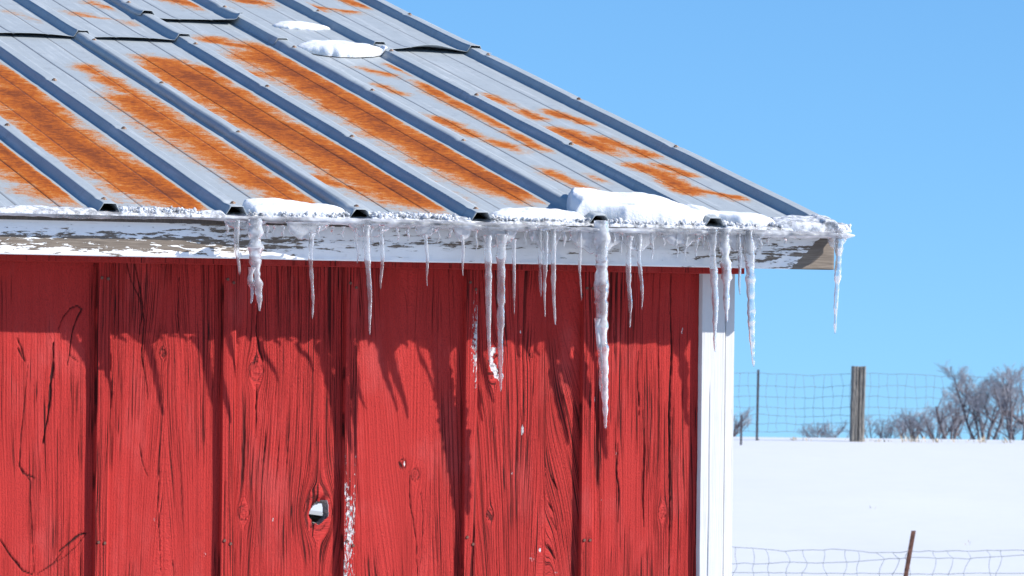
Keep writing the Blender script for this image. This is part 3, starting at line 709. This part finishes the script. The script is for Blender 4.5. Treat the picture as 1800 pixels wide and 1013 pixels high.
def uv_patch(px0, px1, py, vd, hmax, seed, label):
    (ua, va), (ub, vb) = roof_uv(px0, py), roof_uv(px1, py)
    w = ub-ua
    snow_patch([(ua, va+vd*.3, va+vd*.6), (ua+.2*w, va, va+vd), (ua+.55*w, va-.01, va+vd*1.15), (ua+.8*w, va+.02, va+vd*.8), (ub, va+vd*.3, va+vd*.45)], hmax, seed, label, .006, .09, .35)
uv_patch(487, 578, 53, .10, .016, 531, 'small thin snow patch, the higher one on the upper roof')
uv_patch(538, 680, 99, .17, .028, 541, 'rounded snow patch at the roof sheet overlap')

# icicles: (x top, y top, x tip, y tip, width px, knobbly, material, label)
ICI = [
 (415, 386, 421, 483, 11, .15, ICE, 'short tapering icicle left of the knobbly double-tipped icicle'),
 (448, 384, 456, 547, 23, .38, ICE_WHITE, 'thick knobbly white icicle with a double tip below the flat snow strip'),
 (548, 408, 549, 561, 8, .22, ICE, 'thin icicle hanging alone between the knobbly icicle and the third batten'),
 (626, 402, 628, 463, 6, .15, ICE, 'short thin icicle just left of the third batten edge'),
 (644, 396, 650, 588, 11, .12, ICE, 'long smooth icicle beside the short pair near the third batten'),
 (671, 396, 669, 509, 9, .25, ICE, 'wavy middle-length icicle right of the long smooth one'),
 (748, 412, 751, 503, 6, .2, ICE, 'slim icicle alone midway between third and fourth battens'),
 (813, 414, 814, 485, 6, .2, ICE, 'slim short icicle at the left edge of the white-flecked batten'),
 (857, 414, 861, 642, 13, .14, ICE, 'long clear icicle whose tip meets the torn bare patch'),
 (881, 412, 880, 688, 16, .22, ICE, 'long stout icicle crossing the torn bare patch'),
 (903, 420, 904, 553, 7, .2, ICE, 'thin icicle right of the two long ones by the torn patch'),
 (947, 400, 951, 522, 8, .35, ICE, 'beaded icicle, leftmost of the three in a tight row'),
 (958, 406, 958, 557, 9, .35, ICE, 'beaded icicle, middle of the three in a tight row'),
 (971, 402, 976, 571, 10, .2, ICE, 'smooth icicle, longest of the three in a tight row'),
 (1020, 410, 1022, 529, 5, .25, ICE, 'very thin icicle beside the longest thick icicle'),
 (1057, 388, 1064, 753, 26, .27, ICE_WHITE, 'longest and thickest white icicle under the big snow mound'),
 (1107, 415, 1107, 576, 10, .35, ICE, 'rippled icicle, longer of the pair over the last red board'),
 (1124, 412, 1128, 544, 8, .22, ICE, 'rippled icicle, shorter of the pair over the last red board'),
 (1145, 402, 1146, 456, 6, .2, ICE, 'short icicle stub over the last red board against the fascia'),
 (1252, 402, 1257, 619, 14, .25, ICE, 'long tapered icicle in front of the white corner trim'),
 (1272, 402, 1278, 566, 18, .32, ICE_WHITE, 'lumpy white icicle over the corner trim joint'),
 (1298, 410, 1301, 519, 8, .3, ICE, 'short icicle in the sky just outside the corner trim'),
 (1315, 404, 1325, 645, 17, .28, ICE, 'long rippled icicle hanging free in the sky outside the corner'),
 (1476, 402, 1468, 587, 13, .30, ICE, 'icicle at the outer end of the fascia'),
]
YROOT, YTIP = -.262, -.236
def icicle_mesh(name, root, tip, w, knob, seed, mat):
    L = root[2]-tip[2]; n = max(14, int(L/.0035)); seg = 12
    t = np.linspace(0, 1, n)
    path = root[None, :]+(tip-root)[None, :]*t[:, None]
    path[:, 0] += .003*np.sin(t*5+seed)*t*(1-t)*4*(.5+knob); path[:, 1] += .004*np.sin(t*4+seed*2)*t*(1-t)*4
    prof = np.interp(t, [0, .06, .3, .6, .85, .96, 1.0], [1.25, 1.05, .95, .74, .46, .28, .10])
    ang = np.arange(seg)*2*math.pi/seg
    k = 1+knob*(1.7*(vn(t*L*60, t*0, seed)-.5)+.5*(vn(t*L*150, t*0, seed+1)-.5))
    r = w/2*prof*k
    A = np.cos(ang)[None, :]; B = np.sin(ang)[None, :]
    loc = 1+(.16+knob*.45)*(vn(t[:, None]*L*95+0*A, ang[None, :]*1.1+seed*3, seed+2)-.5)
    V = path[:, None, :]+(r[:, None]*loc)[:, :, None]*np.stack([A+0*t[:, None], B+0*t[:, None], 0*A+0*t[:, None]], -1)
    V = V.reshape(-1, 3)
    f = []
    for i in range(n-1):
        for q in range(seg): f.append((i*seg+q, i*seg+(q+1) % seg, (i+1)*seg+(q+1) % seg, (i+1)*seg+q))
    f.append(tuple(range(seg))); f.append(tuple((n-1)*seg+q for q in reversed(range(seg))))
    return V, f
def icicle(xt, yt, xb, yb, w, knob, mat, label, seed, parent=None, yr=YROOT, ytp=YTIP, name='icicle', group=None):
    root = on_y(xt, yt, yr); tip = on_y(xb, yb, ytp); wm = w*.00137
    V, f = icicle_mesh(name, root, tip, wm, knob, seed, mat)
    o = mesh_obj(name, V, f, mat, parent, True)
    if parent is None: tag(o, label, 'icicle', group)
    return o
for k, a in enumerate(ICI):
    o = icicle(*a, seed=700+k*13)
    if k == 1: icicle(443, 470, 441, 534, 11, .5, ICE_WHITE, None, 1700, o, YROOT+.01, YTIP+.012, 'side_tip')
    if k == 15: icicle(1050, 560, 1055, 688, 9, .3, ICE_WHITE, None, 1701, o, YROOT+.012, YTIP+.012, 'side_tip')
rn = random.Random(8)
for x, l in [(399, 16), (470, 20), (482, 14), (497, 20), (560, 16), (585, 12), (604, 18), (655, 20), (700, 18), (718, 14), (770, 22), (792, 14), (838, 30), (890, 16), (925, 20), (936, 14), (990, 22), (1003, 14), (1035, 26), (1078, 22), (1092, 30), (1165, 18), (1190, 34), (1207, 38), (1225, 32), (1236, 22), (1335, 22), (1352, 14), (1380, 12)]:
    yb = 380+(x-400)*.022+14
    icicle(x, yb, x+rn.uniform(-2, 2), yb+l*1.25, rn.uniform(4, 6.5), .3, ICE, 'tiny clear ice drip hanging under the icy eave', 900+x, None, YROOT+.004, YROOT+.012, 'ice_drip', 'ice drips under the eave')

# the ice along the eave: granular crust on the sheet ends, smooth lip, thin films hanging over the fascia top
eave_ice = empty('eave_ice', tuple(roof_pt(-.8, 0)), 'glassy ice ledge with granular crust frozen along the whole eave', 'ice')
eave_ice_items = []
snow_patch([(eu(1358), .0, .03), (eu(1372), -.010, .075), (eu(1400), -.014, .085), (eu(1440), -.016, .075), (eu(1470), -.014, .05), (UE, -.004, .015)], .022, 561, None, 0, .03, .45, 'ice_mound', CRUST, eave_ice, True)
xs = np.linspace(-2.6, UE+.004, 900)
nring = 14
def lip():
    """smooth ice lip: a rounded bead from the sheet edge outwards"""
    th = np.linspace(0, 2*math.pi, nring, endpoint=False)
    fx = sstep(-2.2, -1.2, xs)
    fx = sstep(-1.5, -.9, xs)
    ry = (.026+.012*fbm(xs*5, xs*0, 401, 3)+.006*fx)*(.25+.75*fx)+.006*(vn(xs*40, xs*0, 402)-.5)
    rz = .0045+.005*fbm(xs*7, xs*0, 403, 3)+.004*fx*fbm(xs*4, xs*0, 409, 2)+.002*(vn(xs*60, xs*0, 404)-.5)
    endt = sstep(UE+.014, UE-.03, xs); ry = ry*(.25+.75*endt); rz = rz*(.3+.7*endt)
    cy = -.222-.014*fx; cz = ZE-.003-.009*sstep(-1.5, -.3, xs)-.004*fbm(xs*4, xs*0, 405, 2)
    A = np.cos(th)[None, :]; B = np.sin(th)[None, :]
    lump = 1+.25*(vn(xs[:, None]*70+0*A, th[None, :]*1.2, 406)-.5)
    P = np.stack([xs[:, None]+0*A, cy[:, None]+ry[:, None]*A*lump, cz[:, None]+rz[:, None]*B*lump], -1).reshape(-1, 3)
    n = len(xs); i = np.arange(n-1)[:, None]; k = np.arange(nring)[None, :]
    F = np.stack([i*nring+k, i*nring+(k+1) % nring, (i+1)*nring+(k+1) % nring, (i+1)*nring+k], -1).reshape(-1, 4)
    return P, F
P, F = lip(); mesh_obj('ice_lip', P, F, LIP, eave_ice, True)
# films: patches of thin ice running down between lip and icicle roots
def film(x0, x1, drop, seed):
    a = on_y(x0, 395, -.255)[0]; b = on_y(x1, 395, -.255)[0]; d = drop*.00137
    n = max(10, int((b-a)/.003)); q = 14
    us = np.linspace(a, b, n); s = np.linspace(0, 1, q)
    prof = np.sin(np.linspace(0, math.pi, n))**.5*(.45+.9*fbm(us*28, us*0, seed, 3))
    Z = ZE-.012-(d*prof)[:, None]*s[None, :]
    Yf = -.250-.010*(1-s)[None, :]+.006*(fbm(us[:, None]*35, s[None, :]*3, seed+1, 3)-.5)
    U = np.repeat(us[:, None], q, 1)+.003*(vn(us[:, None]*50, s[None, :]*4, seed+2)-.5)
    th = .006*(1-.75*s[None, :])*np.sin(np.linspace(.15, math.pi-.15, n))[:, None]+.0012
    front = np.stack([U, Yf-th/2+0*U, Z], -1).reshape(-1, 3); back = np.stack([U, Yf+th/2+0*U, Z], -1).reshape(-1, 3)
    F1 = grid_faces(n, q); nn = len(front); loop = boundary_loop(n, q); m = len(loop); i = np.arange(m)
    return np.vstack([front, back]), np.vstack([F1, F1[:, ::-1]+nn, np.stack([loop, nn+loop, nn+np.roll(loop, -1), np.roll(loop, -1)], -1)])
for k, (a, b, d) in enumerate([(395, 470, 14), (505, 580, 30), (612, 690, 26), (730, 775, 22), (795, 830, 22), (838, 912, 46), (930, 990, 44), (1000, 1100, 40), (1085, 1160, 34), (1150, 1245, 26), (1235, 1345, 36), (1455, 1492, 30)]):
    P, F = film(a, b, d, 600+k*7); mesh_obj('ice_film', P, F, FILM, eave_ice, True)
# granular crust: many small lumps frozen together on the lower end of the sheets
ico = bmesh.new(); bmesh.ops.create_icosphere(ico, subdivisions=1, radius=1); iv = np.array([v.co[:] for v in ico.verts]); ifc = np.array([[v.index for v in f.verts] for f in ico.faces]); ico.free()
rg = np.random.default_rng(5)
VV, FF = [], []; cnt = 0
N = 6500
for _ in range(N):
    u = rg.uniform(-2.3, UE+.004); v = abs(rg.normal(0, .020))+rg.uniform(-.012, .008)
    if fbm(u*6, u*0+3, 410, 3) < .30+.1*rg.random(): continue
    q = (u-RX0)/RS; q = abs(q-round(q))*RS
    end6 = False
    if q < RB*1.05 and v < .05 and not end6: continue
    if v > .018+.055*fbm(u*9, u*0, 411, 3): continue
    r = rg.uniform(.0020, .0054)*(1.0 if v > 0 else .8)
    c = roof_pt(u, v, r*.5+rg.uniform(0, .010)*max(0, 1-v/.06)+(float(rib_profile(np.array(u))) if end6 else 0))
    sc_ = rg.uniform(.6, 1.4, 3); rot = np.linalg.qr(rg.normal(size=(3, 3)))[0]
    vv = (iv*(1+.25*rg.normal(size=(len(iv), 1)))*sc_)@rot*r+c
    VV.append(vv); FF.append(ifc+cnt); cnt += len(iv)
o = mesh_obj('ice_crust', np.vstack(VV), np.vstack(FF), CRUST, eave_ice, False); o['kind'] = 'stuff'
# low melt ice sheet tying the crust to the roof
us = np.linspace(-2.4, UE+.003, 700); s = np.linspace(0, 1, 10)
wv = .018+.045*fbm(us*9, us*0, 411, 3)
U = np.repeat(us[:, None], 10, 1); Vv = -.012+(wv+.012)[:, None]*s[None, :]
q = (U-RX0)/RS; q = np.abs(q-np.round(q))*RS
h = (.004+.010*fbm(U*25, Vv*40, 420, 3))*np.sin(np.linspace(.5, math.pi, 10))[None, :]*sstep(RB*.7, RB*1.3, q)-.0015
P = roof_pt(U, Vv, h).reshape(-1, 3); loop = boundary_loop(*U.shape); n = len(P); bk = roof_pt(U, Vv, -.003).reshape(-1, 3)[loop]; m = len(loop); i = np.arange(m)
mesh_obj('melt_ice', np.vstack([P, bk]), np.vstack([grid_faces(*U.shape), np.stack([loop, n+i, n+(i+1) % m, loop[(i+1) % m]], -1)]), CRUST, eave_ice, True)

# ------------------------------------------------------------------ fences on the field
def gp(px, depth):      # ground point under a pixel column at a given depth
    p = CAM+pdir(px, 770)*depth; return np.array([p[0], p[1], float(ground_at(p[0], p[1]))])
FD, ND = 66.0, 30.4
def tube_obj(name, pts, rad, mat, parent, seg=5):
    v, f = tube_data(pts, rad, seg); return mesh_obj(name, v, f, mat, parent, True)
def steel_post(name, px_top, py_top, px_base, py_base, depth, mat, wid, parent=None, studs=True):
    top = at_depth(px_top, py_top, depth); base = at_depth(px_base, py_base, depth)
    d = (base-top); base = base+d*.12
    dirv = (top-base)/np.linalg.norm(top-base); side = np.array([R2[0], R2[1], 0.0]); fw = np.array([F2[0], F2[1], 0.0])
    V, F = [], []
    def prism(cx, cy, sx, sy, p0, p1):
        n = len(V)
        for p in (p0, p1):
            for ax, ay in ((-1, -1), (1, -1), (1, 1), (-1, 1)): V.append(p+side*(cx+ax*sx)+fw*(cy+ay*sy))
        F.extend([(n, n+1, n+2, n+3), (n+7, n+6, n+5, n+4)]+[(n+k, n+4+k, n+4+(k+1) % 4, n+(k+1) % 4) for k in range(4)])
    prism(0, 0, wid/2, .004, base, top); prism(0, .0165, .004, .0125, base, top-dirv*.004)
    if studs:
        L = np.linalg.norm(top-base); k = .06
        while k < L-.25:
            prism(0, -.0085, wid*.16, .0045, top-dirv*(k+.02), top-dirv*k); k += .055
    return mesh_obj(name, V, F, mat, parent)
# far fence
far = empty('wire_fence', tuple(gp(1510, FD)), 'sagging woven-wire fence along the snowy crest with a thick wooden post', 'fence')
fx = np.linspace(1180, 1990, 136)
WY_ = [657.5, 678.5, 697.5, 716, 730, 745, 759]
def far_wire_y(k, x):
    y = WY_[k]+np.interp(x, [1180, 1333, 1420, 1510, 1700, 1990], [5, -1.5, 3.0, -1, 4.5, 6])*(1-.1*k)
    return y+1.6*(vn(x/23.0, x*0+k, 31)-.5)*2
for k in range(7):
    pts = np.array([at_depth(a, b, FD+.16) for a, b in zip(fx, far_wire_y(k, fx))])
    tube_obj('line_wire', pts, .0034, WIRE, far, 4)
stays = np.arange(1186, 1985, 16.3)
for j, x in enumerate(stays):
    if 1496 < x < 1523: continue
    xs_ = [x+1.8*math.sin(j*2.1+k*1.3)+(vn(j*3.1, k*1.7, 8)-.5)*4 for k in range(7)]
    pts = np.array([at_depth(xx, float(far_wire_y(k, np.array([xx]))[0]), FD+.16) for k, xx in enumerate(xs_)])
    tube_obj('stay_wire', pts, .0029, WIRE, far, 4)
# wooden post: squared timber with a deep split and ragged grain
def wood_post():
    wd = 24.5*FD/F_PX; bot = at_depth(1506, 776, FD); top = at_depth(1509.5, 645.5, FD)
    side = np.array([R2[0], R2[1], 0.0]); fw = np.array([F2[0], F2[1], 0.0])
    nz_, na = 60, 96
    V = []
    for i in range(nz_):
        t = i/(nz_-1); c = bot+(top-bot)*t
        for a in range(na):
            q = a/na*4; e = int(q); f = q-e
            cx, cy = [(-1+2*f, -1), (1, -1+2*f), (1-2*f, 1), (-1, 1-2*f)][e]
            rr = (cx**8+cy**8)**(-1/8.); cx *= rr; cy *= rr
            dpt = .9+.10*float(vn(a*.55, t*2.5, 51))+.05*float(vn(a*1.3, t*6, 52))
            if e == 0: dpt -= .30*math.exp(-((f-.52-.03*math.sin(t*5))/.045)**2)+.10*math.exp(-((f-.78)/.04)**2)+.08*math.exp(-((f-.25)/.03)**2)
            V.append(c+side*cx*wd/2*dpt+fw*cy*wd/2*dpt+np.array([0, 0, (.02*float(vn(a*.3, 5, 53)) if i == nz_-1 else 0)]))
    F = [(i*na+a, i*na+(a+1) % na, (i+1)*na+(a+1) % na, (i+1)*na+a) for i in range(nz_-1) for a in range(na)]
    n = len(V); V.append(top+np.array([0, 0, .004])); F += [((nz_-1)*na+a, (nz_-1)*na+(a+1) % na, n) for a in range(na)]
    return mesh_obj('wooden_post', V, F, GREYWOOD, far)
wood_post()
steel_post('steel_post', 1333, 650, 1330.5, 767, FD, DARKSTEEL, .040, far)
steel_post('steel_post', 1752, 661, 1752, 768, FD, DARKSTEEL, .034, far) if False else None
o = steel_post('steel_stake', 1303.5, 730, 1302.5, 777, FD-3, DARKSTEEL, .036); tag(o, 'short dark steel stake in the snow beside the barn corner', 'stake')
# near fence
near = empty('wire_fence', tuple(gp(1600, ND)), 'bent woven-wire fence in the snow with a leaning rusty post', 'fence')
nx_ = np.linspace(1190, 2000, 170)
def near_wire_y(k, x):
    y = np.interp(x, [1190, 1285, 1380, 1465, 1545, 1610, 1700, 1800, 2000], [958, 961, 969, 966, 972.5, 969.5, 969, 967, 968]) if k == 0 else \
        np.interp(x, [1190, 1285, 1330, 1390, 1440, 1500, 1600, 1660, 1710, 1800, 2000], [990, 990.5, 991, 988.5, 990, 987, 980.5, 982, 982, 976.5, 978]) if k == 1 else \
        1007+24*(k-2)*1.35+np.interp(x, [1190, 1300, 1600, 2000], [-3, 0, 2, 0])
    return y+.9*(vn(x/17.0, x*0+k, 33)-.5)*2
for k in range(8):
    pts = np.array([at_depth(a, b, ND+.03) for a, b in zip(nx_, near_wire_y(k, nx_))])
    tube_obj('line_wire', pts, .0024, WIRE, near, 5)
rs = np.random.default_rng(12)
for j, x in enumerate(np.arange(1195, 1990, 31.5)):
    off = np.cumsum(rs.normal(0, 3.2, 8)); off[1] += rs.choice([-9, -4, 4, 9]); xj = x+rs.uniform(-6, 6)
    ks = np.linspace(0, 7, 29); xx = xj+np.interp(ks, np.arange(8), off)+2.0*np.sin(ks*math.pi)*rs.choice([-1, 1])
    yy = [np.interp(k, [math.floor(k), math.floor(k)+1], [float(near_wire_y(int(math.floor(k)), np.array([a]))[0]), float(near_wire_y(min(7, int(math.floor(k))+1), np.array([a]))[0])]) for k, a in zip(ks, xx)]
    tube_obj('stay_wire', np.array([at_depth(a, b, ND+.03) for a, b in zip(xx, yy)]), .0020, WIRE, near, 5)
steel_post('steel_post', 1606, 933, 1561, 1190, ND, RUSTSTEEL, .034, near)

# ------------------------------------------------------------------ bare trees and brush beyond the crest
def branchy(name, base, height, stems, spread, seed, label, cat, group, rad, levels=4, kids=4, wide=1.7):
    r = random.Random(seed)
    TV, TF, CV, CF = [], [], [], []
    def tube(pts, r0, r1, VV, FF, seg):
        v, f = tube_data(pts, np.linspace(r0, r1, len(pts)), seg); n = sum(len(a) for a in VV); VV.append(v); FF.extend([tuple(i+n for i in q) for q in f])
    def grow(p, d, L, rd, lev):
        n = 6 if lev < 2 else 4
        pts = [p]; dd = np.array(d, float)
        for i in range(n):
            dd = dd+np.array([r.gauss(0, .10), r.gauss(0, .10), r.gauss(.035, .06)]); dd /= np.linalg.norm(dd)
            pts.append(pts[-1]+dd*L/n)
        last = lev >= levels
        tube(np.array(pts), rd, max(rd*(.45 if not last else .35), .0032), TV if lev < 2 else CV, TF if lev < 2 else CF, 5 if lev < 2 else 3)
        if last: return
        for k in range(kids+(1 if lev >= 1 else 0)):
            t = .28+.72*(k+r.random()*.8)/(kids+1); i = min(n-1, int(t*n)); q = pts[i]+(pts[i+1]-pts[i])*(t*n-i)
            ax = np.array([r.gauss(0, 1), r.gauss(0, 1), r.gauss(0, .4)]); ax -= dd*np.dot(ax, dd); ax /= np.linalg.norm(ax)+1e-9
            an = r.uniform(.25, .62); nd = dd*math.cos(an)+ax*math.sin(an); nd[2] = abs(nd[2])*.9+.18; nd /= np.linalg.norm(nd)
            grow(q, nd, L*r.uniform(.42, .68)*(1.08-.35*t), rd*.46, lev+1)
    for s in range(stems):
        a = r.uniform(0, 2*math.pi); sp = spread*r.uniform(.3, 1.0)
        d = np.array([math.cos(a)*sp, math.sin(a)*sp, 1.0]); d /= np.linalg.norm(d)
        grow(base+np.array([math.cos(a)*.06*height*.5, math.sin(a)*.06*height*.5, -.1]), d, height*r.uniform(.55, .72), rad*r.uniform(.7, 1.1), 0)
    # the topmost twig ends at the wanted height
    zmax = max(float(v[:, 2].max()) for v in TV+CV); k = height/(zmax-base[2])
    sc3 = lambda VV: (np.vstack(VV)-base)*np.array([k*wide, k*wide, k])+base
    e = empty(name, tuple(base), label, cat, group)
    mesh_obj('trunk', sc3(TV), TF, BARK, e, True); mesh_obj('crown', sc3(CV), CF, TWIG, e, False)
    return e
def veg(px, py_top, depth, *a, **k):
    b = gp(px, depth); top = at_depth(px, py_top, depth)[2]
    return branchy(a[0], b, top-b[2], *a[1:], **k)
veg(1731, 632, 190, 'bare_tree', 5, .50, 11, 'broad bare tree, tallest on the crest, with several forking trunks', 'tree', None, .055, levels=4, kids=5, wide=1.7)
veg(1784, 634, 186, 'bare_tree', 5, .55, 23, 'bare tree with spreading trunks just beside the tallest broad tree', 'tree', None, .05, levels=4, kids=4, wide=1.6)
veg(1672, 680, 196, 'bare_tree', 4, .6, 34, 'lower leafless tree leaning out between the brush and the broad tree', 'tree', None, .05, levels=4, kids=4)
veg(1845, 655, 190, 'bare_tree', 3, .4, 35, 'bare tree at the outer end of the row on the crest', 'tree', None, .07, levels=4, kids=4)
B = [(1640, 704, 205, 41, 5, .05), (1614, 714, 202, 42, 5, .045), (1655, 718, 200, 47, 5, .04), (1572, 716, 206, 43, 4, .035), (1540, 728, 208, 44, 4, .03), (1592, 728, 204, 48, 4, .03), (1462, 735, 210, 45, 4, .03), (1428, 735, 212, 46, 3, .03), (1446, 748, 209, 50, 3, .025), (1282, 715, 214, 49, 4, .04), (1700, 722, 200, 51, 4, .035), (1765, 728, 200, 52, 4, .035), (1558, 742, 206, 53, 4, .025), (1480, 750, 206, 54, 3, .02), (1796, 720, 198, 55, 4, .035)]
BL = {41: 'dense leafless brush beside the lower leaning tree', 42: 'leafless brush, outermost of the dense thicket towards the wooden post', 47: 'low leafless brush in front of the dense thicket', 43: 'airy leafless bush between the wooden post and the thicket', 49: 'leafless bush half hidden behind the barn corner trim'}
for px, py, dp, sd, st, rd in B:
    veg(px, py, dp, 'bare_shrub', st, .70, sd, BL.get(sd, 'small faint leafless shrub showing over the snow crest'), 'shrub', 'bare shrubs beyond the crest', rd*.7, levels=3, kids=4)
# dry grass along the crest
rg = np.random.default_rng(3); V, F = [], []
for cx, w, dens, hh_ in [(1395, 14, 26, .10), (1425, 10, 14, .08), (1545, 22, 60, .07), (1605, 14, 60, .20), (1640, 20, 46, .14), (1727, 10, 40, .2), (1770, 12, 26, .16), (1330, 6, 12, .10), (1508, 16, 36, .09), (1680, 40, 30, .1)] :
    for _ in range(int(dens*.45)):
        p = gp(cx+rg.normal(0, w*.6), FD+rg.uniform(-.3, 1.6)); h = hh_*rg.uniform(.25, .75); l = rg.normal(0, .5, 2)*h
        n = len(V); s = np.array([R2[0], R2[1], 0])*.006
        V += [p-s-[0, 0, .03], p+s-[0, 0, .03], p+np.array([l[0]*.4, l[1]*.4, h*.6])+s*.7, p+np.array([l[0], l[1], h])]
        F += [(n, n+1, n+2), (n, n+2, n+3)]
for cx, dp_ in [(1534, 50), (1705, 45)]:
    for _ in range(3):
        p = gp(cx+rg.normal(0, 3), dp_+rg.uniform(-.2, .2)); h = rg.uniform(.02, .06); l = rg.normal(0, .4, 2)*h; n = len(V); s = np.array([R2[0], R2[1], 0])*.003
        V += [p-s-[0, 0, .03], p+s-[0, 0, .03], p+np.array([l[0]*.4, l[1]*.4, h*.6])+s*.7, p+np.array([l[0], l[1], h])]; F += [(n, n+1, n+2), (n, n+2, n+3)]
o = mesh_obj('dry_grass', V, F, GRASS, None); tag(o, 'dry straw-coloured grass poking through snow on the crest', 'grass', kind='stuff')
